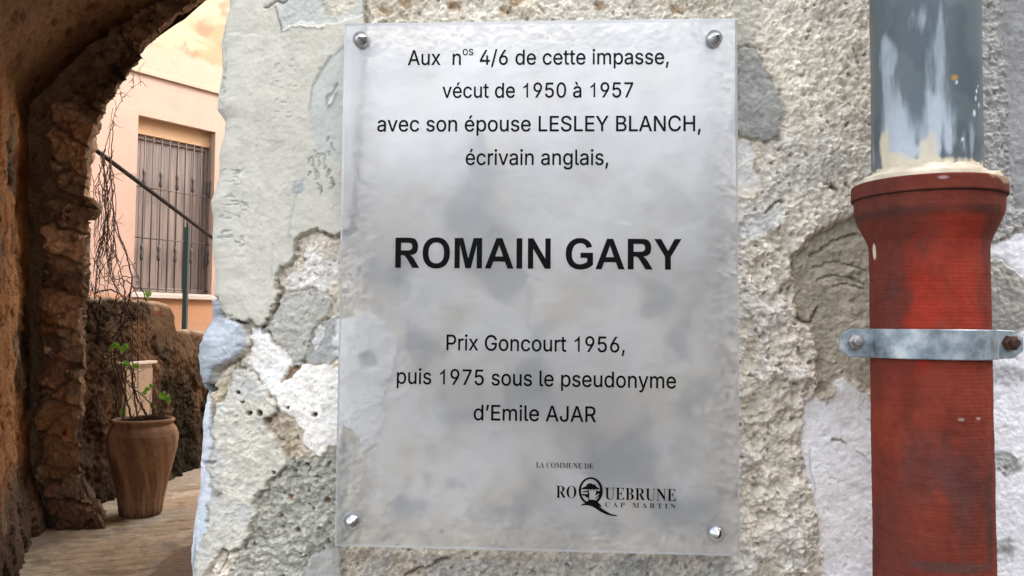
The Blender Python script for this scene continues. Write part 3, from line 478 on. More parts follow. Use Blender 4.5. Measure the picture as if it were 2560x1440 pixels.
# ------------------------------------------------------------------ lettering outlines (advance, closed outlines in 1/1000)
CAP = 0.5087
GLYPHS = json.loads('''{"ry":[389,[[69,-152,46,-147,40,-139,54,-84,64,-78,101,-82,119,-74,129,-64,138,-46,154,-1,18,354,11,374,11,382,21,388,76,388,86,387,92,381,172,161,194,90,298,381,309,388,371,387,378,376,374,364,212,-61,197,-91,184,-111,166,-129,136,-146,106,-153]]],"rA":[480,[[16,-7,11,-1,11,9,192,506,196,512,204,515,279,514,286,506,294,484,467,14,469,-1,464,-7,456,-8,399,-8,389,-3,339,134,144,134,138,129,91,-3,79,-8],[165,206,313,206,239,427]]],"ru":[410,[[159,-12,126,-3,89,19,66,47,51,84,45,121,46,381,51,387,61,388,109,388,119,381,121,149,126,111,141,81,156,70,176,61,209,58,234,63,256,76,275,99,284,119,287,134,288,381,299,388,359,387,364,381,365,374,364,-1,354,-8,296,-7,290,4,289,36,264,12,234,-4,199,-13]]],"rx":[379,[[21,-7,16,-1,17,9,144,194,24,371,25,384,39,388,96,388,106,384,191,249,222,304,276,384,289,388,346,388,356,385,358,374,234,191,358,14,364,4,362,-4,351,-8,291,-8,281,-5,217,91,189,140,156,81,98,-4,86,-8]]],"rn":[410,[[51,-7,46,-1,45,6,46,382,56,388,114,387,120,376,121,343,144,366,156,375,186,387,216,393,239,393,269,387,289,381,311,368,334,346,350,321,360,291,365,259,364,-2,354,-8,304,-8,294,-7,288,-1,287,254,284,269,271,294,256,308,231,319,206,322,179,317,154,304,135,281,126,261,121,224,119,-1,109,-8]]],"ro":[415,[[179,-14,146,-7,116,7,84,34,57,66,38,106,30,139,27,159,27,219,36,261,49,296,74,334,91,351,121,372,159,387,194,393,219,393,256,387,291,373,321,354,346,329,371,286,385,239,388,219,388,156,373,96,358,66,329,29,298,6,261,-9,231,-15],[185,56,226,56,239,58,254,65,274,79,299,119,309,159,312,194,309,221,293,271,281,289,264,305,249,314,219,322,181,319,164,313,146,301,127,279,116,257,106,214,106,159,113,126,124,103,151,71,169,61]]],"rs":[365,[[151,-14,102,-1,66,21,47,44,34,69,28,91,30,99,46,105,96,114,102,109,114,81,134,64,169,53,191,53,226,61,249,76,259,94,257,119,244,134,229,142,119,171,76,194,59,211,46,234,40,256,40,294,47,316,62,341,91,367,121,382,151,390,179,393,224,390,269,375,301,349,313,334,327,306,330,294,326,284,269,270,262,274,251,294,234,313,214,322,176,324,144,315,124,299,116,276,118,264,126,251,149,238,259,209,283,199,311,179,325,161,337,131,337,84,331,64,316,39,296,19,276,5,239,-9,211,-15]]],"r4":[453,[[281,-7,275,4,274,97,46,97,35,101,32,111,32,156,40,176,234,504,241,512,251,515,309,515,316,509,316,501,121,171,274,171,276,319,281,324,289,325,339,325,347,321,350,311,351,171,406,170,416,167,420,156,420,106,416,100,409,97,351,96,350,6,346,-5,336,-8]]],"r6":[453,[[211,-14,179,-9,146,3,106,31,89,51,71,84,58,129,55,164,60,204,79,259,107,309,245,511,256,515,319,515,326,509,323,496,201,319,241,323,291,314,326,298,354,276,377,244,392,201,398,159,392,114,371,61,354,39,329,17,299,-1,274,-9,236,-15],[223,56,256,61,281,74,305,101,317,129,319,146,319,169,314,194,296,226,274,245,239,257,199,254,169,239,147,214,133,171,136,129,154,91,181,67,196,61]]],"r/":[249,[[14,-84,7,-74,13,-51,170,531,174,537,181,540,236,539,241,534,242,526,79,-76,74,-83,66,-85]]],"rd":[424,[[169,-14,136,-6,94,19,74,39,49,77,33,121,27,159,27,221,43,286,57,314,86,351,123,376,164,390,209,393,246,384,281,364,301,341,303,509,314,515,374,514,379,509,380,501,379,-1,369,-8,311,-7,305,4,304,40,279,11,249,-7,219,-15],[185,56,219,56,244,63,259,71,276,89,297,131,304,179,299,236,283,279,274,291,251,310,239,317,214,322,179,319,161,313,141,299,127,281,116,259,106,216,106,161,117,116,144,76,166,62]]],"re":[404,[[181,-14,141,-4,109,12,81,34,59,61,41,99,33,126,27,156,27,219,36,261,49,296,74,334,94,354,116,370,149,384,174,390,216,393,261,384,289,373,326,346,348,319,364,286,375,249,378,226,377,171,372,164,364,162,106,162,106,149,111,126,122,101,144,76,161,65,189,56,211,53,236,56,261,65,280,79,299,107,306,112,364,99,372,89,357,54,346,39,321,16,304,5,276,-7,241,-15],[106,229,299,228,299,234,288,271,266,301,249,313,231,319,191,322,156,310,126,284,111,254]]],"rc":[396,[[179,-14,146,-7,116,7,84,34,57,66,38,106,30,139,27,159,27,219,36,261,49,296,74,334,91,351,121,372,159,387,194,393,221,393,279,379,319,356,351,320,367,286,367,274,359,268,309,255,301,256,281,289,266,304,249,314,219,322,181,319,164,313,146,301,127,279,116,257,106,214,106,159,113,126,123,104,151,71,169,61,189,56,226,56,254,65,279,84,297,119,304,124,359,112,367,106,370,99,363,79,346,49,326,26,298,6,249,-12,229,-15]]],"rt":[227,[[156,-12,126,-7,101,4,79,24,64,49,57,79,57,319,9,320,3,324,0,331,0,374,3,384,11,388,57,389,57,466,61,475,69,478,121,478,131,472,134,388,201,388,209,385,213,376,213,331,207,321,133,319,133,99,136,79,144,65,159,58,196,60,206,57,212,46,220,6,219,-2,211,-7,176,-13]]],"ri":[167,[[51,-7,46,-1,45,6,45,376,48,384,56,388,109,388,117,384,120,374,120,4,117,-4,109,-8],[74,436,54,444,42,456,35,471,35,496,44,514,59,526,74,530,96,530,109,526,126,511,135,484,132,471,126,456,114,444,91,435]]],"rm":[610,[[51,-7,46,-1,45,9,45,374,51,386,114,386,120,376,121,344,141,366,176,387,199,393,241,392,264,386,291,369,319,331,346,364,374,381,414,393,459,393,489,384,511,373,529,359,541,344,559,304,565,269,565,6,559,-6,499,-8,488,-1,487,271,481,290,471,304,454,315,429,322,404,322,374,310,359,296,346,271,343,256,342,-1,336,-7,329,-8,281,-8,271,-5,267,6,267,259,264,279,254,299,241,310,214,322,191,322,169,317,154,309,135,289,123,261,121,234,119,-1,109,-8]]],"rp":[424,[[51,-149,46,-144,45,-136,46,381,56,388,114,387,120,376,121,339,149,368,171,382,196,390,241,393,291,381,316,368,344,346,369,313,387,271,398,216,398,164,392,126,381,89,361,51,334,21,289,-6,254,-15,206,-15,175,-6,146,11,121,40,119,-144,109,-150],[203,56,239,56,256,61,274,71,294,91,304,108,314,136,319,166,317,231,300,276,271,308,246,319,229,322,186,317,166,306,146,286,128,249,121,206,121,171,126,139,142,99,166,71,179,63]]],"ra":[389,[[131,-14,101,-7,74,7,49,29,37,46,28,66,22,96,22,121,29,151,42,174,56,189,94,209,141,222,244,236,261,242,267,251,264,281,258,296,246,309,214,322,176,322,155,316,126,299,106,272,99,268,39,283,34,294,47,321,64,344,91,366,116,378,146,387,181,393,206,393,244,387,269,378,299,361,326,331,339,299,345,259,345,1,341,-5,334,-8,276,-7,270,1,269,31,244,7,211,-9,186,-15],[158,54,181,53,214,61,236,74,251,89,267,124,266,175,146,154,124,145,109,134,101,114,101,94,107,79,126,62]]],"ré":[404,[[181,-14,141,-4,109,12,81,34,59,61,41,99,33,126,27,156,27,219,36,261,49,296,74,334,94,354,116,370,149,384,174,390,216,393,261,384,289,373,326,346,348,319,364,286,375,249,378,226,377,171,372,164,364,162,106,162,106,149,111,126,122,101,144,76,161,65,189,56,211,53,236,56,261,65,280,79,299,107,306,112,364,99,372,89,357,54,346,39,321,16,304,5,276,-7,241,-15],[106,229,299,228,299,234,288,271,266,301,249,313,231,319,191,322,156,310,126,284,111,254],[176,423,171,429,172,436,219,534,234,538,289,538,297,534,299,529,296,520,234,426,221,422]]],"rv":[389,[[161,-7,153,1,18,354,11,381,16,387,26,388,81,388,92,381,193,94,196,93,218,164,298,381,309,388,371,387,378,376,374,364,234,-1,224,-8]]],"r9":[453,[[131,-7,126,-1,127,9,252,191,234,187,199,187,166,193,129,209,94,239,76,265,60,306,54,354,61,399,78,441,94,464,116,486,144,505,166,514,204,523,249,523,276,517,306,506,339,484,356,466,372,444,384,419,395,376,398,346,389,294,376,256,343,196,208,-4,196,-8],[220,251,249,253,271,262,289,274,309,301,319,339,317,379,301,414,286,431,269,443,239,452,201,449,186,444,164,429,150,411,141,394,133,361,136,324,147,296,160,279,189,258]]],"r5":[453,[[204,-14,174,-10,147,-1,126,9,96,31,79,51,64,77,53,116,53,131,64,138,124,137,129,131,133,114,145,94,169,72,186,63,209,58,249,61,284,79,308,109,319,149,317,191,303,224,286,244,266,258,241,267,219,269,191,267,159,257,126,238,81,243,66,246,61,251,60,261,88,506,93,514,101,515,366,515,374,509,375,501,375,456,369,446,158,444,144,318,191,337,249,340,289,332,319,317,349,294,373,261,387,234,398,189,398,136,392,109,377,74,359,46,326,17,286,-4,231,-15]]],"r0":[453,[[211,-14,171,-7,141,7,109,31,81,67,61,111,45,174,40,226,40,284,45,334,58,389,80,439,104,471,129,493,161,512,204,523,249,523,291,512,329,491,354,466,377,431,399,374,407,336,413,289,413,216,402,146,389,104,376,75,351,39,324,14,289,-4,256,-13],[210,59,239,58,259,63,281,76,294,89,317,129,329,171,334,209,334,301,327,349,314,386,305,404,286,429,261,445,234,452,196,447,176,436,156,416,131,364,118,294,118,214,126,164,138,124,152,99,169,79,191,65]]],"r7":[453,[[96,-7,91,-1,93,9,312,444,64,445,58,449,55,456,56,509,61,514,69,515,391,514,398,504,396,441,175,1,169,-6,161,-8]]],"rL":[393,[[59,-7,53,-1,52,6,52,504,56,512,64,515,121,515,130,511,133,501,133,66,359,65,365,61,368,54,368,4,364,-5,354,-8]]],"rE":[419,[[59,-7,53,-1,52,6,54,509,66,515,374,514,380,504,380,459,379,451,371,445,133,444,134,293,351,293,361,287,363,276,363,231,360,224,354,220,134,219,133,66,374,65,380,61,383,54,381,-2,369,-8]]],"rS":[447,[[214,-17,186,-15,149,-7,111,8,84,26,62,49,42,84,33,114,31,139,41,145,106,144,112,139,122,104,139,84,151,75,199,58,246,58,280,66,301,77,321,94,337,126,337,149,332,164,319,181,289,199,146,243,91,274,67,299,51,329,45,354,45,391,53,424,64,446,84,471,111,493,144,509,181,520,254,523,286,517,323,504,364,476,383,454,397,431,408,394,405,374,394,370,336,371,331,376,324,399,314,416,286,438,246,449,204,449,173,441,156,433,139,419,123,386,126,356,139,336,169,317,306,274,345,256,374,236,396,211,407,191,415,161,415,119,407,86,393,59,384,46,351,17,321,1,279,-12]]],"rY":[472,[[201,-7,196,-1,195,6,194,209,14,496,11,509,16,514,24,515,89,515,99,511,186,371,236,283,287,371,374,511,386,515,454,514,460,506,456,495,276,206,274,-1,264,-8]]],"rB":[456,[[59,-7,53,-1,52,6,53,509,59,514,66,515,271,515,304,509,339,495,361,479,383,454,397,426,405,396,405,351,399,329,390,309,376,291,338,266,376,246,401,221,417,191,425,156,425,119,422,99,411,69,396,46,379,29,339,7,309,-2,269,-8],[133,66,269,66,296,71,316,80,329,89,338,101,347,124,347,151,338,176,314,204,281,219,266,222,134,222],[133,294,246,293,264,296,291,307,314,326,327,356,327,389,315,414,294,433,269,442,246,444,134,444]]],"rN":[523,[[59,-7,53,-1,52,9,52,499,55,511,66,515,129,516,144,511,356,179,391,116,393,506,396,512,404,515,456,515,466,512,470,499,470,9,467,-4,454,-8,391,-8,380,-4,187,299,131,395,133,4,129,-5,121,-8]]],"rC":[510,[[249,-14,204,-7,159,10,107,49,82,79,56,125,40,176,32,231,32,279,40,334,54,379,79,426,116,469,161,500,199,514,241,523,294,523,334,515,356,507,388,491,409,476,439,446,457,419,477,369,479,346,469,340,406,341,401,346,385,386,369,409,344,428,304,444,246,447,209,437,191,428,169,411,142,379,126,346,116,309,111,261,113,216,118,186,140,134,151,116,171,96,194,80,226,66,256,61,279,61,324,71,359,91,383,119,401,161,406,167,469,168,477,164,480,156,469,116,451,79,434,56,401,27,356,2,331,-7,281,-15]]],"rH":[517,[[59,-7,53,-1,52,9,52,499,55,511,64,515,119,515,126,514,132,509,134,298,384,298,386,509,391,514,399,515,451,515,461,512,465,499,465,9,462,-4,454,-8,399,-8,391,-7,386,-1,384,224,134,224,132,1,129,-5,121,-8]]],"rg":[425,[[174,-157,136,-149,89,-126,71,-111,54,-91,46,-76,47,-64,101,-33,108,-36,136,-69,166,-84,194,-89,219,-89,254,-82,281,-66,297,-44,304,-4,304,49,270,16,244,3,216,-3,176,-3,146,3,111,18,91,31,59,66,44,95,33,129,27,159,27,221,38,274,56,313,81,346,109,368,136,382,184,393,209,393,239,387,276,368,304,339,305,376,311,386,374,387,379,381,380,374,380,-24,377,-46,369,-71,361,-89,341,-114,319,-131,294,-143,234,-158],[183,69,226,68,246,75,269,89,292,121,304,174,302,229,285,276,271,296,256,308,231,319,214,322,179,319,141,299,120,269,106,219,108,149,125,109,136,94,154,80]]],"rr":[259,[[51,-7,46,-1,45,6,46,381,56,388,114,387,120,379,121,349,146,373,174,387,201,393,244,392,249,386,250,379,250,329,247,319,239,315,191,317,161,307,139,289,123,256,121,234,119,-1,109,-8]]],"rl":[189,[[119,-9,89,-1,66,16,51,44,45,69,45,501,48,511,56,515,109,515,116,512,120,506,121,104,123,79,127,66,136,61,169,62,175,59,188,9,185,-1,174,-7,151,-10]]],"rP":[445,[[59,-7,53,-1,52,6,53,509,59,514,66,515,266,515,299,509,336,495,366,474,388,449,401,426,412,394,415,374,415,321,412,301,397,261,386,244,364,219,341,203,301,186,246,177,134,177,132,-1,121,-8],[133,251,249,251,284,258,309,274,329,304,337,339,332,384,316,414,291,433,264,442,244,444,134,444]]],"rG":[520,[[251,-14,194,-4,154,13,114,41,79,81,53,131,38,186,32,231,32,279,40,334,57,386,82,431,121,474,150,494,189,512,239,523,291,523,331,515,361,504,411,474,436,449,457,419,474,381,481,346,471,340,406,341,374,399,341,428,311,442,286,447,246,447,214,439,191,428,171,414,142,379,126,346,116,309,111,261,113,216,118,186,137,139,154,114,184,86,206,73,239,63,281,61,311,66,344,80,364,94,381,114,394,136,404,169,407,191,281,194,275,204,275,251,278,259,286,263,479,262,485,251,485,174,477,131,462,94,439,59,414,34,379,10,334,-7,281,-15]]],"r’":[177,[[51,311,46,316,45,329,73,509,84,515,151,514,157,509,157,501,106,318,94,310]]],"rJ":[396,[[169,-14,139,-10,109,0,79,19,56,41,37,76,30,99,25,134,25,171,29,177,36,180,91,180,101,177,105,169,106,134,113,101,131,76,151,63,174,58,211,61,224,66,246,84,259,109,264,139,265,506,269,512,276,515,336,515,344,509,346,499,345,151,337,89,330,69,313,41,281,12,264,2,231,-10,196,-15]]],"rR":[449,[[59,-7,53,-1,52,6,53,509,59,514,66,515,271,515,301,509,345,491,381,461,401,431,415,386,418,341,412,304,403,279,391,256,366,229,326,204,427,19,434,-1,429,-7,421,-8,356,-8,346,-3,242,189,134,189,132,-1,121,-8],[133,264,251,263,294,273,314,286,329,309,337,339,334,381,319,414,294,433,266,442,246,444,134,444]]],"rM":[628,[[59,-7,53,-1,52,9,52,499,55,511,66,515,146,515,159,509,289,179,314,103,468,509,481,515,561,515,571,512,576,499,576,9,572,-4,564,-8,509,-8,501,-5,498,1,496,380,467,296,351,1,346,-5,339,-8,291,-8,283,-6,276,2,163,286,129,385,130,4,127,-4,119,-8]]],"rà":[389,[[131,-14,101,-7,74,7,49,29,37,46,28,66,22,96,22,121,29,151,42,174,56,189,94,209,141,222,244,236,261,242,267,251,264,281,258,296,246,309,214,322,176,322,155,316,126,299,106,272,99,268,39,283,34,294,47,321,64,344,91,366,116,378,146,387,181,393,206,393,244,387,269,378,299,361,326,331,339,299,345,259,345,1,341,-5,334,-8,276,-7,270,1,269,31,244,7,211,-9,186,-15],[158,54,181,53,214,61,236,74,251,89,267,124,266,175,146,154,124,145,109,134,101,114,101,94,107,79,126,62],[161,423,98,516,93,529,99,537,164,538,171,536,177,529,222,431,219,425,211,422]]],"r,":[188,[[36,-127,31,-121,30,-114,61,71,71,78,139,77,144,66,92,-121,81,-128]]],"r1":[425,[[215,0,281,0,281,509,238,509,205,445,145,400,95,375,95,313,160,338,215,375]]],"bR":[582,[[59,-34,176,-34,176,207,199,207,230,205,251,195,274,171,305,130,413,-34,553,-34,482,79,439,143,407,180,372,210,435,221,484,250,513,292,522,353,522,393,516,433,501,470,471,511,431,533,379,541,305,543,59,543],[176,299,262,299,322,301,363,308,388,325,401,353,402,374,398,405,382,428,355,441,322,445,176,445]]],"bO":[627,[[590,254,588,297,584,333,576,366,565,396,552,425,535,450,516,474,495,494,471,512,445,526,416,538,386,546,352,551,313,553,273,551,240,546,209,538,181,526,154,512,131,494,109,474,90,450,74,425,60,396,49,366,42,333,37,297,35,255,37,212,42,176,49,143,60,113,74,84,90,59,109,35,131,15,154,-3,181,-17,209,-29,240,-37,273,-42,313,-44,352,-42,386,-37,416,-29,445,-17,471,-3,495,15,516,35,535,59,552,84,565,113,576,143,584,176,588,212],[471,254,469,287,466,315,460,340,452,362,441,383,429,401,414,417,398,430,380,441,360,448,339,453,313,454,287,453,265,448,245,441,227,430,211,417,197,401,184,383,174,362,165,340,160,315,156,287,155,255,156,222,160,194,165,169,174,147,184,126,197,108,211,92,227,79,245,68,265,61,287,56,313,55,339,56,360,61,380,68,398,79,414,92,429,108,441,126,452,147,460,169,466,194,469,222]]],"bM":[671,[[57,-34,165,-34,165,421,280,-34,392,-34,506,421,506,-34,614,-34,614,543,440,543,336,150,231,543,57,543]]],"bA":[582,[[0,-34,123,-34,173,97,404,97,457,-34,579,-34,353,543,230,543],[210,195,289,408,367,195]]],"bN":[582,[[60,-34,168,-34,168,342,401,-34,517,-34,517,543,409,543,409,158,171,543,60,543]]],"bG":[627,[[329,178,329,275,579,275,579,46,524,5,451,-28,387,-40,330,-44,288,-42,252,-37,220,-29,190,-17,162,-3,136,15,113,35,93,59,76,84,61,113,50,143,42,176,37,212,35,255,37,295,41,328,48,359,58,389,71,416,86,440,104,463,124,484,146,501,171,517,197,530,226,540,257,547,290,551,379,549,435,534,492,502,532,458,564,385,448,363,431,405,403,433,363,451,322,454,266,443,216,413,185,369,166,313,158,260,161,200,176,147,205,99,246,71,290,58,326,56,379,64,427,83,462,105,462,178]]],"bY":[538,[[211,-34,327,-34,327,209,539,543,403,543,272,317,137,543,0,543,211,209]]],"bI":[224,[[55,-34,172,-34,172,543,55,543]]],"sR":[473,[[21,4,19,9,21,13,49,19,66,29,73,44,79,69,79,384,76,406,66,426,44,438,21,442,19,449,24,451,251,451,281,448,336,436,364,424,384,409,401,386,411,359,413,329,407,299,394,274,379,258,344,238,316,228,313,221,436,37,454,20,474,13,476,6,341,4,210,206,201,216,191,216,181,214,179,206,179,64,182,46,188,34,199,23,214,17,236,13,238,6,234,4],[186,229,231,231,256,239,274,248,284,257,300,284,306,311,306,361,301,384,286,411,264,428,241,434,206,434,191,429,182,416,179,401,179,239,181,231]]],"sO":[525,[[226,-4,181,7,144,24,101,56,79,81,50,131,37,174,32,209,34,269,44,309,64,351,96,394,129,421,161,440,206,456,236,461,311,458,361,442,399,421,442,381,461,354,481,311,491,274,493,206,491,181,477,136,459,99,429,61,406,41,369,18,326,2,286,-6],[251,9,279,9,309,18,326,29,352,61,365,89,373,119,384,209,379,304,371,341,358,379,341,405,318,429,299,440,274,446,244,446,221,440,199,427,181,408,170,391,154,349,141,264,144,166,152,121,168,76,184,50,207,26,224,17]]],"sU":[492,[[214,-7,176,-1,144,11,108,41,90,74,79,116,77,144,76,399,69,419,59,431,41,438,21,442,19,449,26,451,236,449,234,442,201,436,189,429,182,416,176,391,176,129,179,104,189,69,200,49,212,36,226,27,254,19,289,18,329,27,351,40,366,54,385,86,396,141,396,389,393,406,381,427,359,438,334,442,332,449,469,451,471,446,469,442,444,435,429,424,419,396,418,156,408,94,391,54,364,23,336,7,294,-6,274,-8]]],"sE":[442,[[21,4,19,9,21,13,46,17,65,26,75,44,79,61,79,386,76,406,66,426,54,436,36,441,21,442,19,449,24,451,394,451,396,444,394,324,387,326,375,369,359,395,324,420,261,434,206,434,191,429,184,421,179,401,179,251,181,243,199,241,221,244,258,261,280,296,291,339,296,341,301,339,301,124,296,122,292,124,283,169,272,191,263,204,231,221,204,226,184,226,179,216,179,59,186,35,211,24,256,24,311,34,341,46,364,62,392,96,414,138,421,138,424,136,423,129,399,5]]],"sB":[443,[[21,4,19,9,21,13,49,19,64,29,73,44,79,69,79,379,76,404,66,426,49,438,21,442,19,449,24,451,256,451,321,438,366,414,386,386,391,369,391,334,387,319,377,299,354,276,324,262,291,252,287,246,291,242,329,232,369,214,392,194,401,181,413,149,413,111,402,76,389,56,374,41,336,20,286,7,259,4],[206,21,244,22,273,34,292,56,304,99,304,154,292,194,271,217,251,228,226,234,186,234,179,226,179,51,187,31],[186,249,229,252,261,265,272,276,286,309,289,364,280,401,261,426,239,436,216,439,199,436,189,431,182,421,179,406,179,259,181,251]]],"sN":[494,[[404,-4,116,345,109,350,104,341,104,56,107,41,117,26,139,17,161,13,163,6,156,4,22,6,24,13,46,17,64,24,72,34,79,59,79,386,74,398,44,431,22,444,24,451,156,449,389,167,394,176,393,404,387,421,378,431,361,438,336,442,334,449,341,451,476,449,474,442,449,438,434,431,424,416,419,399,418,-4]]],"sL":[426,[[21,4,19,9,21,13,49,19,66,29,73,44,79,69,79,386,76,406,66,426,49,438,21,442,19,449,24,451,244,451,246,446,244,442,219,441,195,431,184,416,179,399,179,61,182,46,194,30,219,24,279,26,326,40,355,59,371,75,394,109,411,150,419,151,422,149,421,139,398,6,394,4]]],"sA":[437,[[-1,4,-2,14,14,19,31,31,49,64,205,454,209,460,221,460,386,71,411,27,437,14,438,6,236,4,234,9,236,13,271,21,283,31,286,39,286,56,256,133,246,136,111,136,104,136,97,129,72,61,71,41,75,31,84,23,99,17,121,13,123,6],[118,156,236,156,245,161,179,320,174,319,170,314,112,169,112,161]]],"sC":[468,[[224,-4,179,5,151,16,126,31,93,59,56,111,34,176,30,226,37,291,53,336,83,384,109,409,149,436,186,451,234,461,279,461,316,453,379,432,389,431,405,436,417,449,421,459,431,461,434,454,431,312,422,314,402,356,386,380,361,408,336,427,299,443,249,446,216,436,200,426,184,410,160,369,144,301,140,226,141,181,147,144,160,99,173,74,194,49,209,38,231,27,279,19,304,21,336,30,371,48,404,72,429,99,442,89,429,71,401,43,359,15,324,2,284,-6]]],"sM":[634,[[21,4,19,9,21,13,56,23,68,34,76,49,79,69,79,399,75,416,64,431,46,438,21,442,19,446,21,451,183,449,307,154,316,142,321,145,328,156,451,450,609,451,613,449,611,442,589,438,569,426,562,414,556,386,556,64,562,41,569,26,589,17,611,13,613,9,611,4,404,4,399,6,401,13,431,20,446,29,453,41,459,66,459,391,454,400,442,381,290,14,281,4,272,6,118,371,109,389,103,389,101,379,101,66,107,41,116,27,139,17,164,13,166,6]]],"sD":[496,[[26,4,24,9,26,13,46,17,65,26,76,51,79,74,79,376,76,404,66,425,46,438,21,442,19,449,24,451,249,451,276,448,314,441,346,430,369,419,397,399,417,379,442,339,456,301,463,256,463,201,456,151,443,114,426,84,409,63,379,39,351,25,319,14,279,7,244,4],[206,21,244,21,266,27,296,43,313,59,326,79,341,114,354,186,354,269,343,334,335,359,321,385,293,416,271,428,241,436,209,436,194,431,184,421,179,404,179,54,186,32]]],"sP":[418,[[21,4,19,9,21,13,49,19,66,29,73,44,79,69,79,384,76,406,66,426,44,438,21,442,19,449,24,451,256,451,321,441,364,419,394,384,403,356,406,334,403,309,395,281,384,264,351,234,309,217,259,209,186,209,179,204,179,64,182,46,188,34,199,23,214,17,236,13,238,6,234,4],[186,226,221,226,261,239,280,256,291,281,296,311,296,344,288,389,280,406,264,423,239,433,196,433,184,423,179,411,179,236,181,229]]],"sT":[423,[[99,4,97,9,99,13,124,17,144,27,153,39,159,59,159,429,151,436,114,433,86,424,65,409,48,389,35,364,26,324,16,322,14,449,19,451,404,451,406,444,404,322,397,324,388,361,375,389,348,416,324,428,291,436,266,436,259,429,258,76,261,54,275,26,294,17,321,13,323,6,319,4]]],"sI":[261,[[19,4,17,9,19,14,46,20,66,31,75,46,79,61,79,396,75,416,66,431,49,438,19,442,17,449,21,451,239,451,241,446,239,442,221,441,194,431,185,421,179,399,178,69,182,46,192,31,204,22,239,14,241,6,236,4]]]}''')
def outline_mesh(polys_sets):
    """fill sets of closed 2-D outlines (holes inside a set are cut out); every set lies a hair above the last"""
    V, F = [], []
    for k, polys in enumerate(polys_sets):
        cu = bpy.data.curves.new("outline", 'CURVE'); cu.dimensions = '2D'; cu.fill_mode = 'FRONT'
        for p in polys:
            sp = cu.splines.new('POLY'); sp.points.add(len(p)-1)
            sp.points.foreach_set("co", np.c_[np.asarray(p, float), np.zeros(len(p)), np.ones(len(p))].ravel()); sp.use_cyclic_u = True
        ob = bpy.data.objects.new("outline", cu); COL.objects.link(ob)
        dg = bpy.context.evaluated_depsgraph_get(); me = ob.evaluated_get(dg).to_mesh()
        b = len(V)
        V += [(v.co.x, v.co.y, 0.0) for v in me.vertices]; F += [tuple(b+i for i in f.vertices) for f in me.polygons]
        ob.evaluated_get(dg).to_mesh_clear(); bpy.data.objects.remove(ob); bpy.data.curves.remove(cu)
    return V, F

# ------------------------------------------------------------------ the commemorative plaque
PY = -0.022                                   # front face of the acrylic sheet
def PP(px, py): p = at_y(px, py, PY); return np.array([p[0], p[2]])
def mat_plaque():
    m, n, l, b = new_mat("frosted_plaque")
    tc = n.new("ShaderNodeTexCoord")
    def nz(scale, detail, rough, loc):
        mp = n.new("ShaderNodeMapping"); mp.inputs['Location'].default_value = loc; l.new(tc.outputs['Object'], mp.inputs[0])
        t = n.new("ShaderNodeTexNoise"); t.inputs['Scale'].default_value = scale; t.inputs['Detail'].default_value = detail; t.inputs['Roughness'].default_value = rough
        l.new(mp.outputs[0], t.inputs[0]); return t
    a = nz(9, 6, 0.6, (3, 1, 2)); c = nz(26, 5, 0.55, (1, 7, 4))
    mx = n.new("ShaderNodeMath"); mx.operation = 'MULTIPLY_ADD'; mx.inputs[1].default_value = 0.35
    l.new(c.outputs[0], mx.inputs[0]); l.new(a.outputs[0], mx.inputs[2])
    cr = n.new("ShaderNodeValToRGB"); e = cr.color_ramp.elements
    e[0].position = 0.47; e[0].color = (0.47, 0.475, 0.49, 1); e[1].position = 0.80; e[1].color = (0.74, 0.735, 0.73, 1)
    l.new(mx.outputs[0], cr.inputs[0]); l.new(cr.outputs[0], b.inputs['Base Color'])
    b.inputs['Metallic'].default_value = 0.5; b.inputs['Roughness'].default_value = 0.22; b.inputs['Specular IOR Level'].default_value = 0.6
    b.inputs['Coat Weight'].default_value = 0.35; b.inputs['Coat Roughness'].default_value = 0.08
    tr = n.new("ShaderNodeBsdfRefraction"); tr.inputs['IOR'].default_value = 1.12; tr.inputs['Roughness'].default_value = 0.45; tr.inputs['Color'].default_value = (0.98, 0.985, 0.99, 1); ms = n.new("ShaderNodeMixShader"); ms.inputs[0].default_value = 0.54
    l.new(b.outputs[0], ms.inputs[1]); l.new(tr.outputs[0], ms.inputs[2]); l.new(ms.outputs[0], n["Material Output"].inputs[0])
    return m
def mat_simple(name, col, rough=0.5, metal=0.0, spec=0.5):
    m, n, l, b = new_mat(name); b.inputs['Base Color'].default_value = (*col, 1); b.inputs['Roughness'].default_value = rough
    b.inputs['Metallic'].default_value = metal; b.inputs['Specular IOR Level'].default_value = spec
    return m
